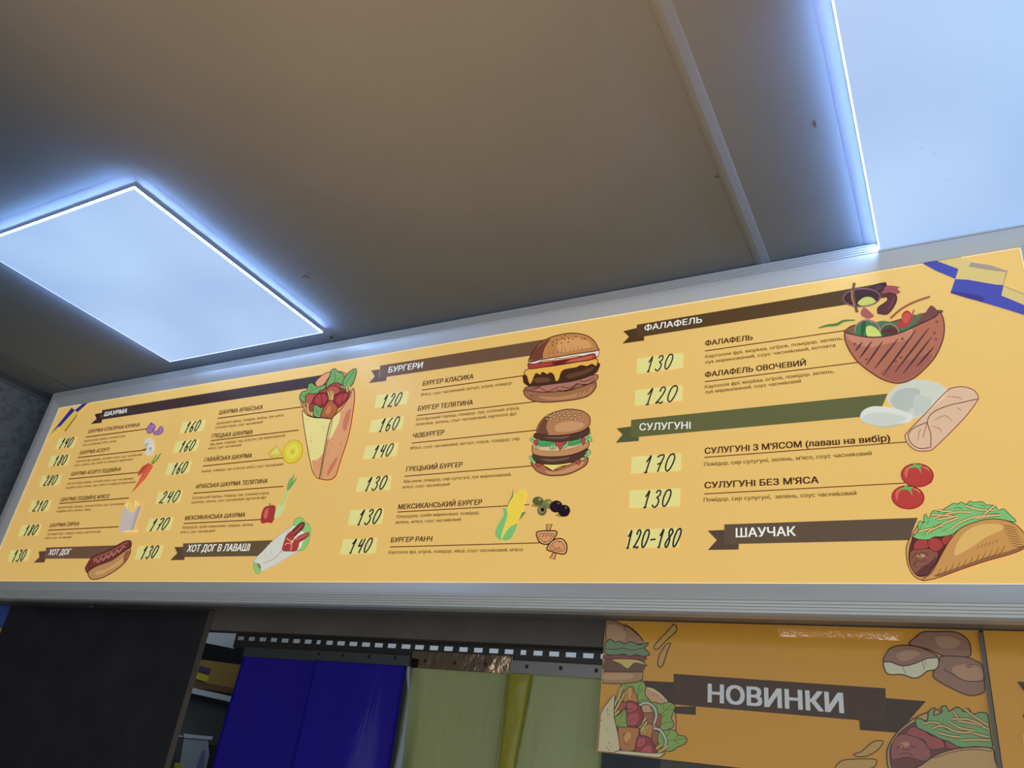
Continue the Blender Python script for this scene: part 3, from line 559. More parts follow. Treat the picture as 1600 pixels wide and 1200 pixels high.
a.P((226, 224, 212), [932, 335, 1100, 292, 1300, 260, 1468, 235, 1473, 282, 1455, 285, 1440, 262, 1350, 282, 1300, 282, 1200, 302, 1150, 300, 1120, 315, 1050, 318, 990, 340, 945, 342], 1, OC, 5)
a.P(BN, [930, 318, 945, 280, 975, 230, 1020, 182, 1100, 136, 1200, 110, 1290, 103, 1380, 120, 1440, 162, 1470, 215, 1468, 238, 1300, 264, 1100, 297, 950, 322], 1, OC, 7)
a.P((134, 92, 76), [938, 312, 950, 275, 985, 225, 1040, 178, 1100, 145, 1060, 210, 1040, 270, 1035, 302], 1); a.P((216, 172, 124), [1180, 160, 1290, 135, 1390, 165, 1420, 210, 1300, 235, 1180, 250, 1150, 200], 1)
for x in range(1090, 1440, 32): a.L((156, 112, 82), [x, 275-(x-1090)*.13, x+random.uniform(-6, 10), 225-(x-1090)*.08+random.uniform(-20, 20)], 4, 1, True)
a.dots(OC, [1118, 198, 1150, 185, 1185, 180, 1212, 152, 1190, 140, 1245, 145, 1240, 172, 1275, 148, 1300, 130, 1345, 148, 1370, 145, 1215, 122, 1120, 172, 1150, 155], 6); a.end()
# double burger
a = pic('burger_picture', (800, 625, .1)); PT = (106, 84, 70); LC = (158, 210, 152); KT = (186, 104, 100)
a.P((178, 130, 100), [308, 1010, 320, 960, 480, 1010, 640, 1100, 950, 970, 1100, 920, 1185, 900, 1160, 1010, 1000, 1110, 850, 1165, 700, 1182, 560, 1178, 400, 1120], 1, OC, 14); a.P((204, 160, 122), [520, 1100, 700, 1120, 950, 1030, 1120, 960, 1080, 1040, 900, 1130, 700, 1160, 560, 1150], 1)
a.P((234, 220, 140), [480, 1005, 800, 980, 960, 955, 900, 1010, 740, 1040, 640, 1105, 560, 1060], 0, OC, 9)
a.P(PT, [325, 900, 335, 840, 500, 880, 800, 880, 1000, 840, 1180, 760, 1170, 850, 1040, 940, 800, 995, 560, 1005, 380, 960], 1, OC, 11); a.P((140, 116, 100), [450, 920, 700, 925, 900, 890, 820, 935, 600, 960], 1)
a.P((198, 158, 116), [315, 790, 325, 700, 400, 760, 600, 800, 850, 775, 1050, 710, 1190, 640, 1185, 740, 1000, 835, 780, 880, 520, 885, 350, 850], 1, OC, 11)
a.P((224, 192, 158), [330, 700, 420, 690, 800, 720, 1080, 680, 1190, 640, 1050, 712, 850, 775, 600, 800, 400, 765], 1)
def leafbits(l):
    for x, y, r in l: a.E(LC, x, y, 42, 20, r, (92, 140, 100), 8)
a.P((104, 176, 122), [400, 640, 560, 630, 660, 660, 620, 715, 470, 725, 400, 700], 1, (70, 128, 92), 9); a.L((70, 128, 92), [405, 680, 500, 690, 640, 665], 8); a.P((104, 176, 122), [850, 690, 920, 640, 1080, 612, 1085, 665, 1000, 700, 900, 715], 1, (70, 128, 92), 9); a.L((70, 128, 92), [880, 690, 1000, 670, 1080, 640], 8)
leafbits([(400, 735, -60), (620, 735, -70), (660, 742, -60), (820, 725, -60), (850, 705, -60), (1160, 640, -60), (315, 605, -40), (330, 645, 40), (1210, 590, 20), (1200, 545, -50), (1215, 620, 30)])
a.P(KT, [680, 650, 820, 640, 850, 670, 790, 710, 775, 760, 745, 778, 725, 730, 690, 710], 1, OC, 8); a.P(KT, [340, 640, 400, 620, 395, 690, 370, 715, 350, 690], 1, OC, 8); a.P(KT, [1085, 600, 1140, 590, 1140, 660, 1110, 700, 1095, 670], 1, OC, 8)
a.P(PT, [345, 580, 370, 520, 560, 555, 850, 545, 1050, 500, 1190, 430, 1212, 480, 1190, 540, 1050, 600, 800, 650, 560, 640, 420, 615], 1, OC, 11); a.P((138, 114, 98), [500, 580, 700, 580, 900, 560, 820, 600, 620, 605], 1)
a.P((186, 144, 108), [385, 480, 420, 380, 520, 260, 680, 185, 850, 145, 1000, 150, 1120, 180, 1205, 250, 1222, 330, 1190, 420, 1080, 490, 850, 545, 600, 555, 420, 530], 1, OC, 13)
a.P((132, 98, 78), [400, 490, 430, 390, 520, 275, 600, 240, 550, 350, 540, 450, 570, 540, 430, 525], 1); a.P((206, 166, 128), [700, 380, 900, 330, 1080, 350, 1130, 400, 1000, 470, 800, 500, 680, 480], 1)
for x, y in pairs([545, 245, 590, 250, 550, 295, 605, 305, 660, 265, 715, 205, 665, 210, 740, 235, 800, 200, 815, 240, 770, 280, 705, 315, 845, 320, 875, 205, 890, 245, 925, 285, 965, 185, 985, 240, 990, 305, 1055, 260, 1040, 190, 850, 170]): a.E((222, 200, 160), x, y, 24, 14, -20, OC, 7, n=10); a.n -= 1
a.n += 2
leafbits([(300, 905, 50), (320, 940, 50), (340, 970, 40), (1190, 810, -40), (1170, 860, -20), (1100, 920, -20), (1200, 840, -40)])
a.P(KT, [375, 985, 470, 1000, 430, 1030, 405, 1050, 380, 1020], 1, OC, 8); a.P(KT, [970, 960, 1060, 930, 1060, 990, 1030, 1010, 1005, 980], 1, OC, 8); a.end()
# corn
a = pic('corn_picture', I_); CG = (140, 200, 138)
a.P((132, 150, 104), [415, 398, 455, 310, 466, 245, 464, 330, 435, 420], 1); a.P((132, 150, 104), [500, 552, 528, 475, 580, 456, 540, 510], 1)
a.P(CG, [366, 395, 382, 420, 410, 432, 415, 520, 380, 620, 372, 690, 345, 706, 318, 680, 306, 640, 328, 580, 362, 520, 385, 470], 1)
a.P((236, 216, 104), [370, 696, 366, 650, 415, 500, 418, 410, 468, 320, 540, 262, 577, 264, 582, 320, 555, 430, 505, 560, 440, 610], 1)
for i in range(7):
    for j in range(15): 
        t = j/14; x = 440+t*100+(i-3)*14*(1-.5*abs(t-.4)); y = 600-t*300+(i-3)*6
        if i % 2 == j % 2: a.E((218, 190, 76), x, y, 5, 5, n=6); a.n -= 1
a.n += 1
a.P(CG, [372, 698, 400, 640, 440, 592, 470, 575, 508, 560, 490, 610, 450, 690, 400, 712], 1); a.end()
# olives
a = pic('olive_picture', I_); 
a.E((176, 150, 100), 690, 398, 62, 16); a.E((176, 150, 100), 905, 486, 60, 16)
a.E((112, 116, 74), 690, 360, 50, 40); a.E((156, 160, 112), 706, 344, 18, 12); a.E((138, 142, 90), 778, 385, 46, 44); a.E((168, 172, 118), 790, 370, 18, 14)
a.E((118, 122, 90), 725, 442, 42, 48); a.E((150, 152, 122), 722, 436, 28, 32); a.E((54, 48, 46), 729, 436, 16, 19)
a.E((66, 54, 56), 851, 408, 58, 53, -20); a.E((130, 120, 122), 872, 380, 10, 7); a.E((62, 50, 52), 922, 446, 55, 52, -30); a.E((130, 120, 122), 938, 420, 9, 8); a.end()
# two outlined garlic heads
a = pic('garlic_picture', I_); GO, GF = (88, 58, 46), (216, 164, 122)
def bulb(pts, inner, stem, rays):
    a.P(GF, stem, 0, GO, 8); a.P((226, 188, 140), pts, 1, GO, 11); a.P(GF, inner, 1, GO, 5)
    for r in rays: a.L(GO, r, 6, 1, True)
bulb([676, 660, 690, 632, 770, 625, 856, 632, 835, 690, 790, 738, 745, 745, 700, 722], [695, 660, 720, 648, 830, 650, 812, 690, 780, 722, 740, 726, 705, 695], [765, 570, 816, 565, 792, 628, 767, 625], ([745, 655, 725, 685], [765, 655, 758, 680], [780, 652, 790, 680], [800, 660, 815, 675], [745, 720, 755, 725]))
bulb([768, 790, 800, 730, 850, 698, 905, 698, 940, 735, 948, 785, 930, 828, 885, 830, 820, 812], [790, 782, 830, 728, 880, 715, 920, 745, 928, 790, 900, 812, 830, 798], [832, 812, 850, 818, 840, 880, 794, 868], ([840, 795, 832, 770], [855, 798, 858, 770], [868, 795, 885, 765], [880, 800, 905, 785], [870, 725, 890, 722], [812, 770, 825, 755]))
a.end()
# falafel pita
a = pic('stuffed_pita_picture', (1300, 430, .125)); PB, PE = (184, 130, 108), (104, 72, 70)
a.P((118, 78, 70), [590, 180, 680, 100, 640, 90, 500, 130], 1)
a.P((92, 74, 72), [140, 260, 180, 210, 280, 170, 420, 165, 510, 125, 600, 98, 670, 100, 690, 150, 640, 190, 590, 215, 600, 280, 540, 340, 420, 385, 300, 385, 180, 345], 1); a.P((112, 88, 90), [540, 150, 610, 120, 640, 160, 570, 190], 1)
a.P((196, 206, 122), [325, 362, 350, 310, 420, 272, 500, 280, 550, 330, 540, 385, 440, 395], 1); a.E(None, 370, 280, 232, 112, -3, (150, 112, 118), 18)
a.L((128, 106, 84), [280, 95, 262, 200, 275, 320, 315, 465], 36, 1); a.L((196, 150, 92), [250, 190, 248, 280, 280, 380], 14)
a.P((168, 108, 112), [640, 190, 690, 130, 840, 145, 820, 175, 855, 210, 800, 240, 720, 215, 620, 230], 1); a.P((118, 84, 84), [570, 470, 580, 400, 690, 320, 690, 250, 760, 230, 808, 260, 800, 340, 740, 440, 680, 490, 600, 482], 1, (92, 62, 68), 10); a.L((140, 104, 104), [700, 420, 760, 330, 770, 270], 12)
a.L((160, 118, 92), [730, 540, 870, 420, 1040, 330, 1225, 268], 26); a.P((176, 116, 110), [380, 420, 420, 410, 520, 500, 500, 530, 440, 545, 360, 490], 1)
a.L((108, 142, 92), [-170, 660, -60, 630, 60, 615, 150, 570, 290, 562], 34, 1, True)
a.P((140, 118, 84), [165, 720, 190, 670, 300, 620, 700, 590, 840, 555, 1180, 470, 1340, 440, 1350, 480, 900, 690, 600, 770, 400, 765], 1, PE, 11)
a.P((98, 138, 100), [290, 740, 280, 650, 340, 590, 420, 555, 520, 590, 640, 570, 850, 590, 1050, 500, 1110, 480, 1060, 600, 900, 690, 620, 770, 420, 765], 1)
a.P((76, 116, 84), [420, 580, 400, 740, 360, 750, 370, 600], 1); a.P((76, 116, 84), [620, 650, 700, 620, 800, 640, 850, 720, 640, 760], 1)
a.P((134, 98, 92), [1060, 590, 1160, 480, 1240, 378, 1320, 450, 1300, 500, 1180, 570], 1); a.P((190, 92, 84), [800, 640, 860, 570, 880, 480, 940, 440, 1000, 490, 1010, 560, 960, 620, 880, 660], 1); a.P((204, 112, 98), [880, 560, 900, 490, 960, 470, 980, 530, 930, 600], 1)
a.L((150, 104, 112), [1030, 430, 1010, 480, 1060, 530, 1095, 575], 16); a.E(None, 440, 690, 155, 130, 0, (176, 138, 138), 18, 170, 380); a.P((120, 76, 72), [620, 710, 700, 660, 800, 670, 820, 715, 700, 730], 1); a.E(None, 715, 730, 120, 120, 0, (184, 138, 138), 16, 180, 370)
a.P((206, 216, 132), [425, 660, 480, 630, 560, 670, 605, 730, 610, 780, 450, 770], 1)
a.P(PB, [165, 720, 300, 755, 500, 775, 650, 765, 850, 720, 1100, 610, 1290, 520, 1345, 460, 1390, 540, 1405, 680, 1375, 840, 1290, 1020, 1150, 1180, 1000, 1300, 830, 1350, 650, 1310, 480, 1210, 330, 1090, 230, 960, 170, 830], 1, PE, 14)
a.P((200, 148, 124), [200, 740, 500, 790, 800, 750, 1000, 670, 950, 800, 700, 850, 500, 900, 300, 860, 210, 800], 1); a.P((172, 120, 104), [620, 1200, 900, 1080, 1250, 990, 1150, 1150, 1000, 1270, 830, 1325, 680, 1290], 1)
for p in ([292, 948, 378, 838], [345, 1038, 500, 825], [430, 1122, 632, 828], [530, 1170, 825, 795], [640, 1250, 1045, 690], [790, 1210, 1215, 658], [890, 1230, 1245, 775], [1060, 1142, 1275, 895]): a.L((104, 80, 82), p, 24, 1, True)
a.dots((156, 106, 92), [1310, 580, 880, 795, 430, 1050, 1280, 720, 1300, 800, 860, 1030, 800, 1080, 285, 860], 22); a.end()
# suluguni cheese, flatbread roll
a = pic('cheese_picture', L_)
a.P((208, 214, 202), [785, 862, 800, 812, 860, 762, 950, 737, 1050, 745, 1120, 775, 1145, 812, 1070, 890, 1000, 950, 940, 962, 860, 930], 1); a.P((188, 198, 190), [805, 860, 850, 800, 920, 785, 980, 800, 960, 870, 900, 930, 840, 910], 1); a.P((198, 206, 196), [950, 830, 1050, 860, 1010, 930, 950, 945], 1)
a.P((196, 196, 164), [630, 985, 700, 1012, 800, 1025, 930, 985, 932, 960, 800, 960], 1); a.P((220, 226, 218), [625, 960, 642, 920, 700, 895, 790, 900, 880, 922, 935, 952, 925, 985, 850, 1000, 740, 1008, 660, 990], 1); a.P((206, 214, 206), [640, 985, 660, 945, 760, 930, 900, 960, 840, 1000, 740, 1012], 1); a.end()
a = pic('flatbread_roll_picture', L_); LO = (150, 112, 94); LV = (220, 194, 168)
a.P(LV, [893, 1082, 905, 1050, 1020, 930, 1140, 805, 1180, 784, 1240, 778, 1300, 798, 1327, 835, 1320, 865, 1240, 970, 1075, 1135, 1025, 1160, 960, 1158, 912, 1122], 1, LO, 6)
a.L(LO, [1325, 850, 1240, 870, 1150, 890, 1060, 930, 1025, 985, 1045, 1060, 1045, 1142], 6); a.L(LO, [1022, 990, 950, 1020, 912, 1060, 925, 1110, 975, 1145, 1040, 1140], 6); a.L(LO, [1022, 990, 1005, 1060, 1000, 1080], 4)
for p in ([1140, 835, 1200, 840, 1235, 852], [1060, 980, 1130, 950, 1175, 985], [1050, 1010, 1100, 1030, 1105, 1050], [970, 1100, 975, 1050, 990, 1030], [1200, 900, 1230, 920]): a.L((190, 158, 132), p, 7, 1, True)
a.end()
# tomatoes
a = pic('tomato_picture', M_); TR, TE = (192, 92, 84), (156, 72, 72)
for cx, cy in ((933, 730), (875, 868)):
    a.E(TR, cx, cy, 100, 72, 4, TE, 7); a.P((214, 126, 112), [cx-80, cy-10, cx-70, cy-45, cx-40, cy-52, cx-60, cy-20, cx-66, cy+20], 1); a.L((222, 160, 136), [cx+30, cy-52, cx+60, cy-44, cx+75, cy-25], 7, 1, True)
    a.P((128, 186, 118), [cx-55, cy-55, cx-25, cy-62, cx-20, cy-82, cx, cy-65, cx+35, cy-66, cx+20, cy-50, cx+28, cy-10, cx+8, cy-40, cx-15, cy-50, cx-40, cy-44], 0)
a.dots((90, 50, 50), [1018, 773], 5); a.end()
# taco
def taco(a, X, dim=1.0, w=6):
    d = lambda c: tuple(int(x*dim) for x in c)
    q = lambda l: X(l)
    OCX = d(OC)
    a.P(d((206, 166, 116)), q([678, 605, 695, 530, 740, 450, 800, 385, 1000, 320, 1060, 500, 900, 780, 830, 830, 800, 832, 740, 800, 695, 720]), 1, OCX, w)
    a.P(d((112, 78, 72)), q([703, 600, 722, 525, 760, 470, 1000, 480, 1040, 520, 960, 620, 890, 740, 840, 795, 775, 802, 725, 752, 702, 680]), 1, OCX, w*.8)
    a.P(d((150, 110, 96)), q([705, 660, 712, 612, 750, 588, 800, 580, 870, 590, 930, 622, 900, 700, 850, 770, 790, 795, 740, 770, 712, 720]), 1, OCX, w*.8)
    a.P(d((116, 84, 84)), q([800, 740, 870, 690, 915, 640, 880, 730, 840, 780, 790, 792, 760, 770]), 1)
    a.P(d((206, 164, 130)), q([760, 640, 800, 625, 830, 645, 790, 655]), 1)
    for p in ([725, 655, 760, 620, 790, 640, 820, 615, 850, 640], [750, 700, 770, 675, 800, 690, 825, 670, 840, 690], [745, 690, 740, 720, 770, 730], [790, 740, 830, 720, 850, 735], [800, 610, 780, 640, 800, 650]): a.L(OCX, q(p), w*.7)
    RD = d((176, 94, 90))
    a.P(RD, q([738, 560, 762, 522, 820, 507, 862, 540, 850, 580, 745, 592]), 1, OCX, w*.7); a.P(RD, q([850, 522, 900, 502, 950, 520, 972, 560, 920, 610, 862, 582]), 1, OCX, w*.7); a.P(RD, q([955, 512, 1000, 480, 1040, 488, 985, 560]), 1, OCX, w*.7)
    GL = d((140, 198, 138))
    a.P(GL, q([730, 490, 755, 470, 775, 440, 770, 395, 790, 368, 815, 385, 818, 330, 835, 318, 850, 350, 868, 330, 880, 298, 910, 288, 935, 300, 970, 280, 1010, 255, 1050, 232, 1080, 238, 1110, 222, 1150, 240, 1175, 215, 1210, 225, 1270, 218, 1305, 242, 1370, 250, 1400, 285, 1440, 275, 1480, 310, 1500, 330, 1535, 365, 1525, 380, 1440, 362, 1330, 357, 1200, 387, 1100, 432, 1040, 475, 960, 492, 900, 495, 850, 517, 770, 512]), 1, OCX, w*.8)
    for p in ([785, 440, 810, 390, 830, 375], [860, 370, 840, 385, 850, 395], [1050, 275, 1080, 265, 1120, 275], [1170, 250, 1200, 245], [1260, 240, 1300, 260], [960, 450, 1000, 430], [800, 480, 850, 470]): a.L(d((90, 138, 100)), q(p), w*.7)
    for p in ([930, 285, 980, 295, 1040, 292], [890, 352, 1000, 315, 1080, 300, 1190, 302], [880, 320, 960, 325, 1080, 335], [920, 360, 1010, 345, 1085, 330], [1140, 250, 1250, 282, 1370, 288], [1275, 325, 1330, 285, 1370, 248], [1025, 435, 1100, 382, 1240, 332, 1405, 320], [1220, 352, 1300, 335, 1412, 322], [780, 452, 870, 430, 965, 410], [865, 450, 950, 400, 1085, 345], [845, 475, 860, 450, 960, 400]): a.L(OCX, q(p), w*3.2); a.L(d((228, 202, 146)), q(p), w*2)
    SH = d((202, 162, 106))
    a.P(SH, q([805, 832, 880, 772, 920, 700, 965, 615, 1025, 515, 1100, 432, 1200, 385, 1320, 356, 1440, 362, 1530, 395, 1585, 445, 1622, 505, 1615, 560, 1590, 592, 1480, 635, 1300, 685, 1100, 752, 950, 807, 870, 828]), 1, OCX, w)
    a.P(d((220, 188, 126)), q([1080, 540, 1150, 450, 1260, 400, 1400, 395, 1440, 430, 1300, 500, 1180, 580, 1060, 640]), 1); a.P(d((158, 122, 90)), q([900, 795, 1060, 740, 1300, 655, 1480, 605, 1600, 560, 1600, 585, 1480, 630, 1300, 682, 1100, 748, 950, 802]), 1)
    for i in range(11): x = 920+i*48; a.L(OCX, q([x, 800-i*17, x+18+i*1.5, 770-i*17, x+32+i*2, 735-i*18]), w*.6, 1, True)
    for i in range(9): a.L(OCX, q([1420+i*10, 400+i*20, 1480+i*10, 412+i*20, 1545+i*7, 428+i*18]), w*.6, 1, True)
    for i in range(6): a.L(OCX, q([1230+i*30, 590-i*9, 1250+i*30, 560-i*10]), w*.5, 1, True)
a = pic('taco_picture', O_); taco(a, lambda l: l); a.end()
# ------------------------------------------------------------------ posters on the wall under the board
YP = YW-.004
pz1, pz0 = onY(946, 969, YP).z, onY(935, 1175, YP).z
px0, px1 = onY(946, 969, YP).x, onY(1531, 1000, YP).x
p2x0 = onY(1538, 1000, YP).x
M_paper = mat('poster_back', (.5, .48, .42), rough=.7)
def poster(x0, x1, z0, z1, label, c):
    t = thing('food_poster', ((x0+x1)/2, YP, z0), label, 'poster')
    v, f = boxvf(x0, x1, YP, YP+.0035, z0, z1); link('poster_sheet', v, f, [M_paper, ink('poster', c)], [0, 0, 1, 0, 0, 0], parent=t)
    return t
PBG = (172, 122, 46)
pos = poster(px0, px1, pz0-.0, pz1, 'orange poster with a dark ribbon and large white heading beside the strip curtain', PBG)
SP = Sheet('poster', pos, YP, px0, px1)
def pp(name, cr, label=None, base=.0009): crop(*cr); return Art(SP, name, base=base, label=label)
ZP = .8
DB = (60, 42, 31)
a = pp('ribbon_picture', (0, 0, 1), base=.0003); a.P((54, 38, 28), [1006, 1063.6, 1052.5, 1066, 1052.5, 1104, 1087.2, 1103.7, 1087.2, 1117, 1051.8, 1114.6, 1006, 1109], 0)
a.P((54, 38, 29), [1384, 1090.7, 1446.7, 1095.7, 1424.3, 1121, 1404.8, 1145, 1343.7, 1140.6, 1342.4, 1125.4, 1384, 1120], 0)
a.P(DB, [1052.5, 1052.8, 1383.6, 1075.5, 1384.6, 1127.8, 1342.4, 1125.4, 1087.6, 1103.7, 1052.5, 1100.5], 0); rb = a.end()
crop(*P_); a = Art(SP, 'lettering', rb, base=.0006); text(a, 'НОВИНКИ', (948, 722), ((1319-900)/.216875, (1113.8-940)/.216875), 132, (196, 188, 190), .035); a.end()
# burger cut by the sheet edge
a = pp('burger_picture', P_); o2 = (60, 42, 34)
a.P((134, 102, 80), [214, 138, 290, 143, 390, 190, 470, 260, 497, 303, 380, 310, 213, 305], 0, o2, 7); a.P((150, 118, 92), [230, 170, 310, 175, 360, 230, 330, 280, 230, 270], 1); a.L(o2, [350, 160, 430, 215, 485, 285], 5)
a.P((122, 86, 60), [206, 410, 490, 410, 495, 470, 480, 500, 400, 515, 204, 500], 0, o2, 7); a.P((92, 62, 48), [206, 425, 260, 415, 360, 480, 420, 440, 490, 460, 480, 500, 400, 512, 205, 498], 1)
a.P((176, 148, 84), [255, 415, 440, 418, 512, 462, 470, 450, 420, 445, 372, 485, 320, 450], 1, o2, 6); a.P((112, 62, 52), [208, 388, 380, 385, 495, 400, 492, 418, 380, 412, 207, 410], 1, o2, 6)
a.P((92, 114, 80), [212, 305, 245, 270, 280, 292, 310, 285, 350, 305, 385, 290, 420, 297, 455, 312, 520, 295, 505, 320, 490, 335, 532, 378, 485, 395, 430, 380, 390, 395, 345, 378, 280, 385, 210, 372], 1, o2, 7); a.L(o2, [215, 340, 280, 345, 340, 335, 400, 350, 480, 335], 5)
a.P((142, 108, 76), [198, 505, 482, 508, 478, 560, 440, 580, 330, 592, 193, 588], 0, o2, 7); a.P((158, 124, 90), [210, 520, 400, 522, 380, 560, 205, 560], 1); a.dots(o2, [240, 160, 262, 155, 310, 175, 345, 182, 350, 198, 290, 160], 5); a.end()
# potato sticks
def sticks(cr, l, name='fries_picture'):
    a = pp(name, cr)
    for p in l: a.P((158, 124, 68), p, 1, o2, 7)
    a.end()
sticks(P_, [[562, 325, 600, 275, 690, 180, 700, 162, 722, 178, 720, 215, 650, 280, 585, 345], [590, 440, 605, 380, 650, 310, 682, 302, 660, 350, 625, 455, 600, 472]])
sticks(Q_, [[372, 1100, 430, 1080, 510, 1012, 575, 1002, 582, 1020, 550, 1065, 480, 1108, 410, 1118], [248, 1205, 270, 1160, 330, 1138, 520, 1135, 535, 1165, 510, 1196, 400, 1215]])
# open wrap
a = pp('wrap_picture', (930, 1060, .1)); LF, LV2 = (112, 136, 66), (64, 82, 44); TP, TI = (184, 158, 122), (168, 128, 94)
a.P(TI, [770, 140, 830, 136, 920, 160, 1050, 255, 1150, 380, 1235, 500, 1260, 640, 1258, 800, 1230, 920, 1000, 930, 760, 700, 720, 400], 1, o2, 14); a.L((196, 172, 138), [820, 150, 930, 190, 1080, 310, 1130, 375], 18); a.dots(o2, [865, 228, 920, 240, 900, 265, 962, 270, 1085, 325, 1215, 600], 9)
a.P(LF, [390, 160, 430, 60, 480, -20, 540, -15, 600, 15, 680, 35, 760, 55, 790, 130, 780, 250, 850, 340, 870, 390, 760, 400, 660, 380, 560, 300, 420, 240], 1, o2, 13)
for p in ([720, 60, 680, 150, 670, 280], [540, -10, 520, 70], [450, 60, 490, 130], [760, 180, 690, 210], [850, 340, 740, 330, 670, 370]): a.L(LV2, p, 9)
a.P(LF, [870, 380, 960, 380, 1040, 400, 1130, 370, 1210, 390, 1245, 450, 1215, 540, 1190, 620, 1225, 690, 1220, 760, 1130, 800, 1060, 815, 1000, 780, 940, 600, 880, 480], 1, o2, 13)
for p in ([1200, 400, 1100, 500, 1040, 560], [960, 390, 975, 480], [1060, 420, 1080, 500], [1230, 480, 1120, 500], [1210, 690, 1110, 690, 1040, 720], [1050, 600, 1140, 560]): a.L(LV2, p, 9)
a.P(LF, [960, 860, 1060, 820, 1170, 800, 1250, 820, 1310, 890, 1390, 900, 1430, 950, 1400, 1020, 1270, 1080, 1200, 1130, 1080, 1130, 980, 1000], 1, o2, 13)
for p in ([1420, 940, 1260, 960, 1140, 970], [1250, 940, 1300, 880], [1240, 970, 1310, 1020], [1170, 820, 1130, 900]): a.L(LV2, p, 9)
MB, MO, MR = (128, 82, 52), (156, 104, 56), (134, 72, 50)
a.P(MO, [420, 230, 500, 160, 540, 128, 600, 140, 610, 200, 650, 270, 660, 370, 560, 380, 460, 370, 400, 300], 1, o2, 11); a.P((176, 126, 66), [520, 170, 560, 150, 575, 250, 545, 340, 520, 290], 1); a.L(o2, [580, 150, 585, 230, 560, 300], 7)
a.P(MB, [720, 560, 850, 535, 930, 560, 920, 660, 880, 720, 760, 700], 1, o2, 11); a.P(MR, [930, 560, 1030, 560, 1030, 640, 1010, 760, 950, 740, 910, 680], 1, o2, 10)
a.P(MO, [700, 860, 740, 760, 830, 710, 885, 730, 900, 830, 880, 930, 780, 930], 1, o2, 11); a.P((176, 126, 60), [740, 830, 800, 750, 820, 770, 770, 860], 1); a.P(MR, [900, 830, 980, 830, 980, 920, 960, 1040, 890, 1020, 880, 930], 1, o2, 10)
a.L(o2, [680, 430, 760, 385, 850, 395, 930, 470, 955, 580, 920, 710], 56); a.L((150, 158, 136), [680, 430, 760, 385, 850, 395, 930, 470, 955, 580, 920, 710], 34)
a.L(o2, [915, 780, 1000, 800, 1070, 880, 1105, 980, 1090, 1070], 56); a.L((150, 158, 136), [915, 780, 1000, 800, 1070, 880, 1105, 980, 1090, 1070], 34)
a.P(LF, [300, 620, 380, 560, 470, 480, 500, 600, 505, 750, 360, 780], 1, o2, 11); a.L(LV2, [470, 500, 390, 620, 360, 760], 8); a.L(LV2, [400, 690, 490, 690], 8)
a.P(MR, [350, 470, 400, 390, 470, 370, 490, 420, 450, 480, 380, 520], 1, o2, 10)
for p in ([400, 140, 300, 440], [430, 130, 350, 350], [450, 250, 300, 530], [375, 505, 300, 580], [795, 610, 690, 770], [805, 680, 710, 820], [780, 770, 715, 845], [1030, 1040, 945, 1110], [1150, 1050, 960, 1180]): a.L(o2, p, 44, 0); a.L((188, 152, 88), p, 27, 0)
TMD, TML = (118, 44, 46), (150, 66, 66)
a.P(TMD, [490, 400, 500, 360, 580, 355, 680, 420, 745, 540, 740, 660, 690, 750, 600, 750, 510, 740, 490, 600], 1, o2, 13); a.P(TML, [500, 400, 560, 385, 650, 440, 630, 490, 520, 530], 1); a.P(TML, [510, 590, 640, 540, 680, 570, 660, 680, 600, 730, 520, 720], 1); a.dots(o2, [520, 480, 570, 470, 600, 630, 545, 670], 15)
a.P((150, 96, 50), [355, 790, 430, 760, 640, 770, 690, 810, 650, 1000, 620, 1120, 400, 1110], 1, o2, 13); a.P((178, 128, 64), [440, 900, 520, 830, 560, 900, 480, 1000, 450, 960], 1); a.L(o2, [430, 890, 470, 860, 440, 930, 480, 1030, 530, 1020], 8)
a.P(TMD, [640, 1000, 660, 920, 750, 895, 850, 930, 920, 1040, 940, 1200, 640, 1150], 1, o2, 13); a.P(TML, [660, 1010, 690, 940, 780, 950, 760, 1030, 680, 1080], 1); a.P(TML, [720, 1120, 830, 1050, 870, 1080, 880, 1190, 740, 1170], 1); a.dots(o2, [720, 1000], 14)
a.P(TP, [80, 560, 130, 460, 290, 255, 310, 280, 295, 430, 295, 600, 345, 820, 385, 1060, 380, 1120, 320, 1165, 40, 1140, 60, 850], 0, o2, 11)
a.dots(o2, [190, 480, 188, 520, 200, 570, 222, 1010, 182, 1075, 245, 1068, 205, 1108, 95, 655, 175, 800], 10)
a.P((190, 164, 130), [310, 1170, 380, 1130, 500, 1135, 900, 1170, 1080, 1160, 1050, 1200, 980, 1235, 760, 1215], 1, o2, 11); a.end()
# potatoes
a = pp('potato_picture', Q_); PK, PL = (122, 92, 76), (142, 110, 88)
a.P(PK, [775, 308, 800, 272, 870, 220, 960, 216, 1110, 220, 1195, 275, 1215, 340, 1200, 395, 1040, 395, 900, 340], 1, o2, 8); a.P(PL, [960, 260, 1060, 250, 1140, 290, 1100, 330, 1000, 330], 1)
a.P(PK, [945, 520, 985, 440, 1010, 395, 1170, 398, 1260, 430, 1303, 470, 1315, 600, 1312, 650, 1250, 675, 1180, 670, 1050, 610, 965, 560], 1, o2, 8); a.P((150, 116, 90), [1080, 480, 1180, 450, 1290, 480, 1300, 560, 1200, 570, 1120, 540], 1); a.L(o2, [1020, 490, 1080, 520, 1130, 550, 1200, 575, 1305, 570], 6); a.L(o2, [1180, 460, 1240, 455], 5); a.L(o2, [1190, 472, 1225, 470], 5)
a.P((184, 168, 142), [590, 430, 650, 420, 800, 400, 960, 390, 985, 450, 960, 490, 905, 500, 850, 540, 800, 550, 720, 525, 630, 525, 597, 490], 1, o2, 8)
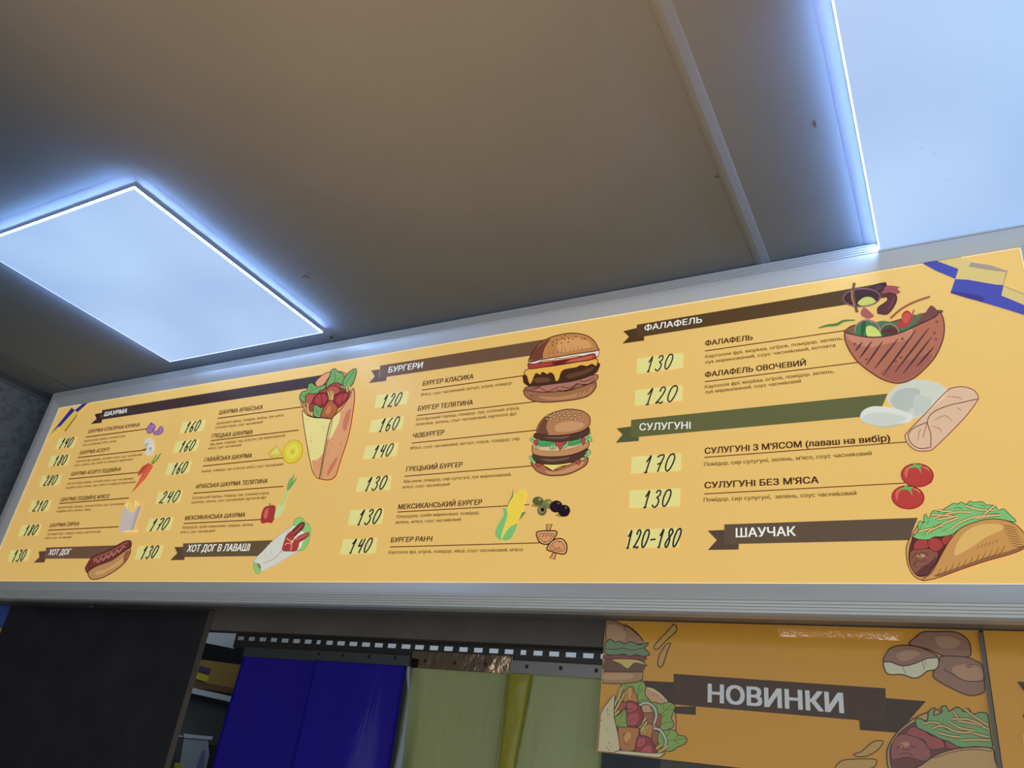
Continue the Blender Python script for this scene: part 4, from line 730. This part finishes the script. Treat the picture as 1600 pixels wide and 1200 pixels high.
a.P(PK, [587, 430, 605, 378, 645, 332, 740, 313, 850, 330, 930, 365, 978, 400, 900, 410, 800, 450, 720, 462, 640, 435], 1, o2, 8); a.P(PL, [680, 380, 760, 350, 850, 370, 800, 410, 720, 430], 1); a.L((120, 104, 84), [725, 465, 745, 520], 5); a.L((120, 104, 84), [865, 425, 885, 490], 5); a.L((120, 104, 84), [885, 420, 898, 460], 4); a.end()
# taco cut by the right edge of the sheet
a = pp('taco_picture', Q_)
XE = 1385
a.P((152, 122, 82), [612, 1110, 625, 1040, 680, 950, 780, 860, 900, 800, 1000, 800, 1000, 1100, 800, 1215, 640, 1215], 1, o2, 9)
a.P((92, 52, 46), [632, 1100, 650, 1020, 720, 930, 840, 860, 1000, 880, 1130, 1040, 900, 1170, 800, 1215, 660, 1215], 1, o2, 6)
a.P((124, 74, 68), [640, 1090, 660, 1000, 720, 955, 820, 975, 900, 1030, 930, 1110, 880, 1150, 760, 1120, 660, 1140], 1, o2, 6); a.P((156, 112, 76), [700, 1030, 750, 1010, 780, 1030, 730, 1050], 1)
for p in ([680, 1060, 720, 1030, 740, 1070, 780, 1060], [780, 1020, 800, 1050, 830, 1040], [700, 1100, 760, 1090, 800, 1110]): a.L(o2, p, 6)
a.P((130, 66, 64), [750, 950, 790, 905, 860, 912, 920, 960, 1000, 990, 1030, 1040, 1000, 1060, 920, 1060, 880, 1000, 800, 970], 1, o2, 6); a.P((130, 66, 64), [1030, 1020, 1060, 1005, 1140, 1050, 1060, 1060], 1, o2, 6)
a.P((98, 132, 84), [820, 850, 850, 842, 900, 860, 915, 790, 960, 765, 950, 820, 1010, 795, 1000, 765, 1035, 750, 1060, 790, 1100, 768, 1130, 762, 1170, 795, 1200, 770, 1230, 810, 1280, 800, 1330, 805, 1345, 850, 1360, 960, 1368, 1055, 1260, 1045, 1140, 1050, 1060, 1010, 1000, 990, 900, 940, 830, 905], 1, o2, 8)
for p in ([1090, 790, 1130, 840, 1180, 860], [1170, 770, 1230, 820, 1340, 890], [870, 880, 960, 870, 1060, 920], [940, 915, 1010, 895, 1120, 940, 1240, 940], [1060, 865, 1140, 910, 1240, 930], [1120, 860, 1240, 880, 1350, 920], [980, 945, 1080, 970, 1140, 975], [1160, 1000, 1260, 995, 1355, 1000], [1080, 845, 1200, 850, 1300, 890], [1240, 950, 1300, 965, 1345, 975]): a.L(o2, p, 22); a.L((176, 142, 92), p, 13)
a.P((156, 124, 80), [770, 1215, 840, 1190, 960, 1110, 1100, 1062, 1260, 1048, 1371, 1060, 1388, 1130, 1398, 1215, 1200, 1225], 1, o2, 9); a.L(o2, [950, 1130, 1100, 1080, 1250, 1065, 1370, 1080], 5); a.end()
# added wrinkled film, shaped to throw the glare glints of the laminate
ta, tb = onY(1215, 983.5, YP-.002), onY(1412, 1003, YP-.002)
M_glint = bpy.data.materials.new('glint_film'); M_glint.use_nodes = True; nt = M_glint.node_tree
g = nt.nodes.new('ShaderNodeBsdfGlossy'); g.inputs['Roughness'].default_value = .08; t_ = nt.nodes.new('ShaderNodeBsdfTransparent'); mx = nt.nodes.new('ShaderNodeAddShader'); g.inputs['Color'].default_value = (.24, .24, .24, 1)
nt.links.new(t_.outputs[0], mx.inputs[0]); nt.links.new(g.outputs[0], mx.inputs[1]); nt.links.new(mx.outputs[0], nt.nodes['Material Output'].inputs['Surface'])
V, Fc = [], []; nx_, nz_ = 180, 26
for j in range(nz_+1):
    for i in range(nx_+1):
        u, w = i/nx_, j/nz_; x = ta.x+(tb.x-ta.x)*u; z = tb.z+(ta.z-tb.z)*w+.002
        fade = math.sin(math.pi*u)*math.sin(math.pi*w)
        V.append((x, YP-.0022-.0035*fade*(1+noise.noise(Vector((x*130, z*260, 1)))+.6*noise.noise(Vector((x*330, z*480, 5)))), z))
for j in range(nz_):
    for i in range(nx_): q = j*(nx_+1)+i; Fc.append([q, q+1, q+nx_+2, q+nx_+1])
link('glint_film', V, Fc, M_glint, parent=pos, smooth=True, label='added wrinkled clear film giving the poster its glints')
# second poster
p2x1 = 1.1
pos2 = poster(p2x0, p2x1, pz0, pz1, 'orange poster at the far right, past the dark upright strip', (170, 121, 47))
SP2 = Sheet('poster', pos2, YP); SPo = SP; SP = SP2
a = pp('ribbon_picture', Q_); a.P((60, 43, 32), [1550, 576, 1760, 592, 1760, 860, 1590, 832, 1640, 700], 0); a.end()
a = pp('pale_patch_picture', Q_); a.P((176, 158, 120), [1592, 955, 1700, 965, 1700, 1065, 1598, 1055], 0); a.end()
SP = SPo
# upright strip between the posters
sx0, sx1 = onY(1529.5, 993, YP-.004).x, onY(1533.6, 993, YP-.004).x
s2 = onY(1557.5, 1195, YP-.004).x
box('wall_strip', sx0, sx1+.002, YP-.0042, YP-.0005, pz0, pz1-.004, mat('grey_strip', (.17, .15, .13), rough=.45, metal=.3), label='thin dark grey upright strip covering the joint between the two posters', cat='strip')

# ------------------------------------------------------------------ dark panel, flag
YD0 = YW-.017
dx1 = onY(326.5, 960, YD0).x; dx0 = onY(17, 947, YD0).x; dz1 = onY(200, 950.3, YD0).z
M_dark = mat('dark_laminate', (.024, .022, .027), rough=.42, spec=.35, noise_amt=.25, noise_scale=9, bump=.02, bump_scale=300)
M_edge = mat('brown_edge_band', (.12, .095, .075), rough=.5)
dp = thing('dark_panel', ((dx0+dx1)/2, YD0, .25), 'large dark brown board leaning upright under the left end of the menu', 'panel')
box('board_sheet', dx0, dx1-.001, YD0, YW-.001, .25, dz1-.0012, M_dark, bevel=.0006, parent=dp)
v, f = merge(boxvf(dx1-.001, dx1, YD0-.0002, YW-.0008, .25, dz1), boxvf(dx0, dx1-.001, YD0-.0002, YW-.0008, dz1-.0012, dz1))
link('edge_band', v, f, M_edge, parent=dp, label='brown edge band')
fz = onY(0, 945, YW).z
flag = thing('wall_flag', (onY(-40, 960, YW).x, YW-.002, fz-.26), 'blue over yellow flag on the wall at the far left of the dark board', 'flag')
fx0, fx1 = XL+.003, dx0-.002
def cloth(x0, x1, z0, z1, y, amp, n=14, m=6, ph=0.0, t=.0012):
    V, Fc = [], []
    for s in (0, 1):
        for j in range(m+1):
            for i in range(n+1):
                x = x0+(x1-x0)*i/n; z = z0+(z1-z0)*j/m
                V.append((x, y+amp*math.sin(i*.9+ph+j*.2)*(1-j/m*.6)+t*s, z))
    N = (n+1)*(m+1)
    for j in range(m):
        for i in range(n):
            q = j*(n+1)+i; Fc += [[q, q+1, q+n+2, q+n+1], [N+q, N+q+n+1, N+q+n+2, N+q+1]]
    rim = [i for i in range(n+1)]+[j*(n+1)+n for j in range(1, m+1)]+[m*(n+1)+i for i in range(n-1, -1, -1)]+[j*(n+1) for j in range(m-1, 0, -1)]
    for k in range(len(rim)):
        a, b = rim[k], rim[(k+1) % len(rim)]; Fc.append([a, N+a, N+b, b])
    return V, Fc
zc = onY(4, 981.5, YW).z
v, f = cloth(fx0, fx1, zc, fz, YW-.0042, .0012); link('blue_band', v, f, mat('flag_blue', (.045, .11, .42), rough=.7), parent=flag, label='blue upper half', smooth=True)
v, f = cloth(fx0, fx1, zc-(fz-zc), zc-.0005, YW-.0042, .0012); link('yellow_band', v, f, mat('flag_yellow', (.65, .50, .06), rough=.7), parent=flag, label='yellow lower half', smooth=True)
# little purple wrapper scrap on top of the dark board
cpt = onY(143.5, 947.5, YD0+.0035)
bm = bmesh.new(); bmesh.ops.create_icosphere(bm, subdivisions=2, radius=1)
for q in bm.verts:
    n = noise.noise(q.co*2.3); q.co = Vector((q.co.x*.0085, q.co.y*.004, q.co.z*.0036))*(1+n*.6)
bm.verts.index_update(); v = [q.co+Vector((cpt.x, cpt.y, dz1+.0030)) for q in bm.verts]; f = [[q.index for q in p.verts] for p in bm.faces]; bm.free()
link('wrapper_scrap', v, f, mat('purple_foil', (.24, .19, .42), rough=.3, metal=.3), label='tiny crumpled purple scrap lying on the top edge of the dark board', cat='scrap')

# ------------------------------------------------------------------ strip curtain: slotted rail, clamp plates, hanging strips
YR_ = YW+.036
def Rz(p): return onY(p[0], p[1], YR_)
slots = [(371, 381), (388, 398), (405, 415.5), (422.5, 432.5), (439.5, 450.5), (457.5, 468.5), (475.5, 486.5), (494.2, 500.8), (509.3, 519.7), (526.5, 538.5), (545.5, 558), (565, 578), (585, 598), (605.5, 618.5), (627, 641),
         (648, 662), (671, 684.5), (693.5, 707.5), (717, 730.5), (740, 754), (764, 778.5), (788, 802), (813, 822), (833, 847.5), (857.5, 873.5), (883.5, 900), (910.5, 927.5), (938, 948)]
def sy(x): return 997.3+(x-376)*.0495                  # centre line of the slots in the picture
M_rail = mat('dark_steel_rail', (.045, .043, .04), rough=.4, metal=.6)
rz0, rz1 = onY(660, 1029, YR_).z, onY(660, 1003.0, YR_).z+.004
ra, rb_ = Rz((369, 998)).x-.004, OX1
sz0, sz1 = onY(650, sy(650)+3.6, YR_).z, onY(650, sy(650)-3.4, YR_).z
parts = []; edge = [ra]
for x0, x1 in slots: edge += [onY(x0, sy(x0), YR_).x, onY(x1, sy(x1), YR_).x]
edge.append(rb_+.01)
for i in range(0, len(edge)-1, 2): parts.append(boxvf(edge[i], edge[i+1], YR_, YR_+.002, sz0, sz1))
parts += [boxvf(ra, rb_+.01, YR_, YR_+.002, rz0, sz0), boxvf(ra, rb_+.01, YR_, YR_+.002, sz1, rz1+.012)]
v, f = merge(*parts); link('curtain_rail', v, f, M_rail, label='dark slotted metal rail carrying the blue and yellow strip curtain', cat='rail')
GP = 'strips of the blue and yellow strip curtain'
M_st = mat('grey_steel_plate', (.10, .10, .105), rough=.4, metal=.7)
M_st2 = mat('bright_steel_plate', (.22, .21, .20), rough=.35, metal=.7)
M_mir = mat('polished_steel_plate', (.62, .42, .28), rough=.12, metal=1, bump=.25, bump_scale=22)  # steel tinted orange in place of the warm reflections on it
def pvc(name, c, tr, rough=.22, dif=.45):
    m = bpy.data.materials.new(name); m.use_nodes = True; nt = m.node_tree; b = nt.nodes['Principled BSDF']; out = nt.nodes['Material Output']
    b.inputs['Base Color'].default_value = (*c, 1); b.inputs['Roughness'].default_value = rough; b.inputs['Specular IOR Level'].default_value = .35
    t = nt.nodes.new('ShaderNodeBsdfTransparent'); t.inputs[0].default_value = (*tr, 1)
    mx = nt.nodes.new('ShaderNodeMixShader'); mx.inputs[0].default_value = dif
    nt.links.new(t.outputs[0], mx.inputs[1]); nt.links.new(b.outputs[0], mx.inputs[2]); nt.links.new(mx.outputs[0], out.inputs['Surface'])
    tc = nt.nodes.new('ShaderNodeTexCoord'); mp = nt.nodes.new('ShaderNodeMapping'); mp.inputs['Scale'].default_value = (9, 9, 2.5); n = nt.nodes.new('ShaderNodeTexNoise'); n.inputs['Scale'].default_value = 3; n.inputs['Detail'].default_value = 6; n.inputs['Distortion'].default_value = 1.2
    bp = nt.nodes.new('ShaderNodeBump'); bp.inputs['Strength'].default_value = .16; bp.inputs['Distance'].default_value = .01
    nt.links.new(tc.outputs['Object'], mp.inputs[0]); nt.links.new(mp.outputs[0], n.inputs['Vector']); nt.links.new(n.outputs['Fac'], bp.inputs['Height']); nt.links.new(bp.outputs[0], b.inputs['Normal'])
    return m
M_blue = pvc('blue_pvc', (.045, .026, .50), (.10, .07, .66), .2, .5)
M_yel = pvc('yellow_pvc', (.46, .50, .23), (.66, .66, .25), .3, .72)
M_yel2 = pvc('glossy_yellow_pvc', (.40, .38, .05), (.7, .66, .15), .12, .72)
def strip(label, x0, x1, yoff, m, plate, pm, rivets, amp, ph, bend=None, extra=None):
    ya = YR_-.003-yoff
    A0, A1 = onY(*plate[0], ya), onY(*plate[1], ya)            # lower corners of the plate
    zl = (A0.z+A1.z)/2; ztop = onY(*plate[2], ya).z
    t = thing('curtain_strip', ((A0.x+A1.x)/2, ya, zl), label, 'curtain strip', GP)
    cp = box('clamp_plate', A0.x, A1.x, ya-.0016, ya, zl, ztop, pm, bevel=.0004, parent=t)
    for rx_, ry_ in rivets:
        c = onY(rx_, ry_, ya-.0018); n = 10; r = .0042
        V = [(c.x, ya-.0034, c.z)]+[(c.x+r*.7*math.cos(i*2*math.pi/n), ya-.0031, c.z+r*.7*math.sin(i*2*math.pi/n)) for i in range(n)]+[(c.x+r*math.cos(i*2*math.pi/n), ya-.0014, c.z+r*math.sin(i*2*math.pi/n)) for i in range(n)]
        link('rivet', V, [[0, 1+(i+1) % n, 1+i] for i in range(n)]+[[1+i, 1+(i+1) % n, 11+(i+1) % n, 11+i] for i in range(n)], mat('dark_rivet', (.03, .03, .032), rough=.35, metal=.8), parent=cp)
    n, mm = 24, 20; V, Fc = [], []; L = 1.35
    X0, X1 = onY(*x0, ya).x, onY(*x1, ya).x
    for s in (0, 1):
        for j in range(mm+1):
            q = (j/mm)**1.6; z = zl+.006-L*q
            for i in range(n+1):
                u = i/n; xx = X0+(X1-X0)*u
                if bend: xx += bend*(1-u)**2*min(1, q*7)
                yy = ya+.0012+amp*min(1, q*6)*(math.sin(u*5+ph+q*3)+.5*math.sin(u*11+ph*2)-.3)+.0016*s
                V.append((xx, yy, z))
    N = (n+1)*(mm+1)
    for j in range(mm):
        for i in range(n): q = j*(n+1)+i; Fc += [[q, q+n+1, q+n+2, q+1], [N+q, N+q+1, N+q+n+2, N+q+n+1]]
    for j in range(mm):
        for i in (0, n): q = j*(n+1)+i; Fc.append([q, N+q, N+q+n+1, q+n+1])
    for i in range(n): Fc.append([i, i+1, N+i+1, N+i]); q = mm*(n+1)+i; Fc.append([q, q+1, N+q+1, N+q])
    link('plastic_strip', V, Fc, m, parent=t, smooth=True)
    return t
strip('dark blue translucent strip at the left end of the curtain, under a plain dark plate', (379, 1028), (503, 1033), 0, M_blue, ((379, 1027), (497, 1032), (440, 1014)), M_st, [], .006, .4, bend=-.012)
st2 = strip('dark blue translucent strip next to the yellow ones, under a plate with four rivets', (492, 1033), (634, 1040), .022, M_blue, ((487, 1031.5), (637.5, 1040.5), (560, 1020)), M_st, [(498.5, 1021.7), (536, 1024.3), (576.5, 1026.2), (617.5, 1028.2)], .006, 2.2)
strip('olive yellow strip under the mirror-polished clamp plate', (638, 1043), (829, 1054), 0, M_yel, ((641, 1044), (798.5, 1052.5), (720, 1021)), M_mir, [(664, 1032.5), (710.5, 1036), (758.5, 1038)], .003, 1.2)
st4 = strip('olive yellow strip at the right end, next to the orange poster', (791, 1052), (947, 1062), .020, M_yel, ((797.5, 1052), (943, 1060.5), (870, 1035.5)), M_st2, [(823, 1041.5), (876, 1044), (931.5, 1047.7)], .003, 3.0)

def ragged(name, left, right, y, m, amp, parent, label):       # a narrow hanging piece between two edge lines, gently waved
    V, Fc = [], []; n = 6; mm = len(left)-1
    for s_ in (0, .0012):
        for j in range(mm+1):
            A, B = onY(*left[j], y), onY(*right[j], y)
            for i in range(n+1):
                u = i/n; p = A+(B-A)*u; V.append((p.x, y+s_-amp*math.sin(u*math.pi)*(.4+.6*math.sin(j*1.7)), p.z))
    N = (n+1)*(mm+1)
    for j in range(mm):
        for i in range(n): q = j*(n+1)+i; Fc += [[q, q+n+1, q+n+2, q+1], [N+q, N+q+1, N+q+n+2, N+q+n+1]]
        for i in (0, n): q = j*(n+1)+i; Fc.append([q, N+q, N+q+n+1, q+n+1])
    link(name, V, Fc, m, parent=parent, smooth=True, label=label)
ragged('overlap_flap', [(793.5, 1052), (792, 1070), (789, 1100), (785, 1140), (778, 1202), (768, 1290)], [(831, 1055), (829, 1070), (824, 1100), (816, 1140), (804.5, 1202), (792, 1290)], YR_-.003-.024, M_yel2, .006, st4, 'glossy brighter yellow overlap')
ragged('gap_light', [(636.5, 1041), (635, 1050), (635.5, 1062), (637.5, 1086), (629, 1140), (616, 1202), (600, 1290)], [(640.5, 1042), (640.2, 1050), (640, 1062), (639.6, 1086), (634.5, 1140), (628, 1202), (616, 1290)], YR_-.003-.026, mat('pale_gap_light', (.30, .33, .38), rough=.4), .001, st2, 'pale bluish sliver standing for light through the gap')  # pale solid piece coloured as the light showing between blue and yellow strips
# ------------------------------------------------------------------ things in the back room, seen past the curtain
bd = ray(705, 1193).normalized(); b0 = EYE+ray(330, 1085)*((YW+.62)/ray(330, 1085).y)
nb = Vector((bd.y, -bd.x, 0)).normalized()
def onB(p, off=0.0):
    d = ray(*p); o = b0+nb*off
    return EYE+d*((o-EYE).dot(nb)/d.dot(nb))
def slab(name, quad, m, off, th, parent=None, **k):
    A = [onB(p, off) for p in quad]; n = nb*(1 if nb.dot(EYE-b0) > 0 else -1)
    V = A+[p-n*th for p in A]; q = len(A)
    return link(name, V, [list(range(q)), list(range(q, 2*q))[::-1]]+[[i, (i+1) % q, q+(i+1) % q, q+i] for i in range(q)], m, parent=parent, **k)
sg = 1 if nb.dot(EYE-b0) > 0 else -1
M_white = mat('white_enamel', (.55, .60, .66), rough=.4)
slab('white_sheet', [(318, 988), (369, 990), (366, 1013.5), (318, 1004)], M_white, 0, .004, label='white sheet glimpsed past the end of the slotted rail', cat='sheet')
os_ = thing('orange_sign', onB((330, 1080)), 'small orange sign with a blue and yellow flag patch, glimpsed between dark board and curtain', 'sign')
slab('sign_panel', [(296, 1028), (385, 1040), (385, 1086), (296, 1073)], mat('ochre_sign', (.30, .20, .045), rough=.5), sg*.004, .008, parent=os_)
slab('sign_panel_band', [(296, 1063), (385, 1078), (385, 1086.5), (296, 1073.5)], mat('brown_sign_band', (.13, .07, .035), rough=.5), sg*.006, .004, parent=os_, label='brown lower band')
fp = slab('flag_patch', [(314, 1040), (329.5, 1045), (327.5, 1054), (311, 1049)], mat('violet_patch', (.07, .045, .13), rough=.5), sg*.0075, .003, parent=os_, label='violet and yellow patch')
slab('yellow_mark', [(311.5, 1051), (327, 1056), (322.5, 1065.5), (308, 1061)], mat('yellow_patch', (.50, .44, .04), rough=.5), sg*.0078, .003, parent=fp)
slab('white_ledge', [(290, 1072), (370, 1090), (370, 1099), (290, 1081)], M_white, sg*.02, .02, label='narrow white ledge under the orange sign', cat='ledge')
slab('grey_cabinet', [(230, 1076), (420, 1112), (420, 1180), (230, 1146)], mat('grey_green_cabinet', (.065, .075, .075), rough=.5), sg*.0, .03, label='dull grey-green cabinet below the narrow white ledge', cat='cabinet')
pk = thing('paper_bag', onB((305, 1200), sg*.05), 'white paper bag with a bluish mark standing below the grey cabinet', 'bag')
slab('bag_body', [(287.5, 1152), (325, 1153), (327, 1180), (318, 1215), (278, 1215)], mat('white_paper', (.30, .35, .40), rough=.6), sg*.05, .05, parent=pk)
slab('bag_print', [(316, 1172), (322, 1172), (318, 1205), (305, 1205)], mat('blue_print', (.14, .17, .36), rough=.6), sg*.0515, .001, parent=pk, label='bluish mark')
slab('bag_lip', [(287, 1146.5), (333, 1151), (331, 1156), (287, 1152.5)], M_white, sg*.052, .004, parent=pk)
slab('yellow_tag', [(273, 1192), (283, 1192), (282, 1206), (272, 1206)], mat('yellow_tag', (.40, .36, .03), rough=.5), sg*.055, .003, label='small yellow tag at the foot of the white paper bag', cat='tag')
# pale beam lit in the back room, showing through the slots
bmz0, bmz1 = onY(650, sy(650)+6, YW+.9).z, onY(650, sy(650)-14, YW+.9).z
box('white_beam', onY(366, 1000, YW+.9).x, onY(1010, 1010, YW+.9).x, YW+.9, YW+.93, bmz0, bmz1+.1, mat('pale_beam', (.75, .80, .84), rough=.5), label='pale horizontal beam behind the slotted rail, seen only through its slots', cat='beam')
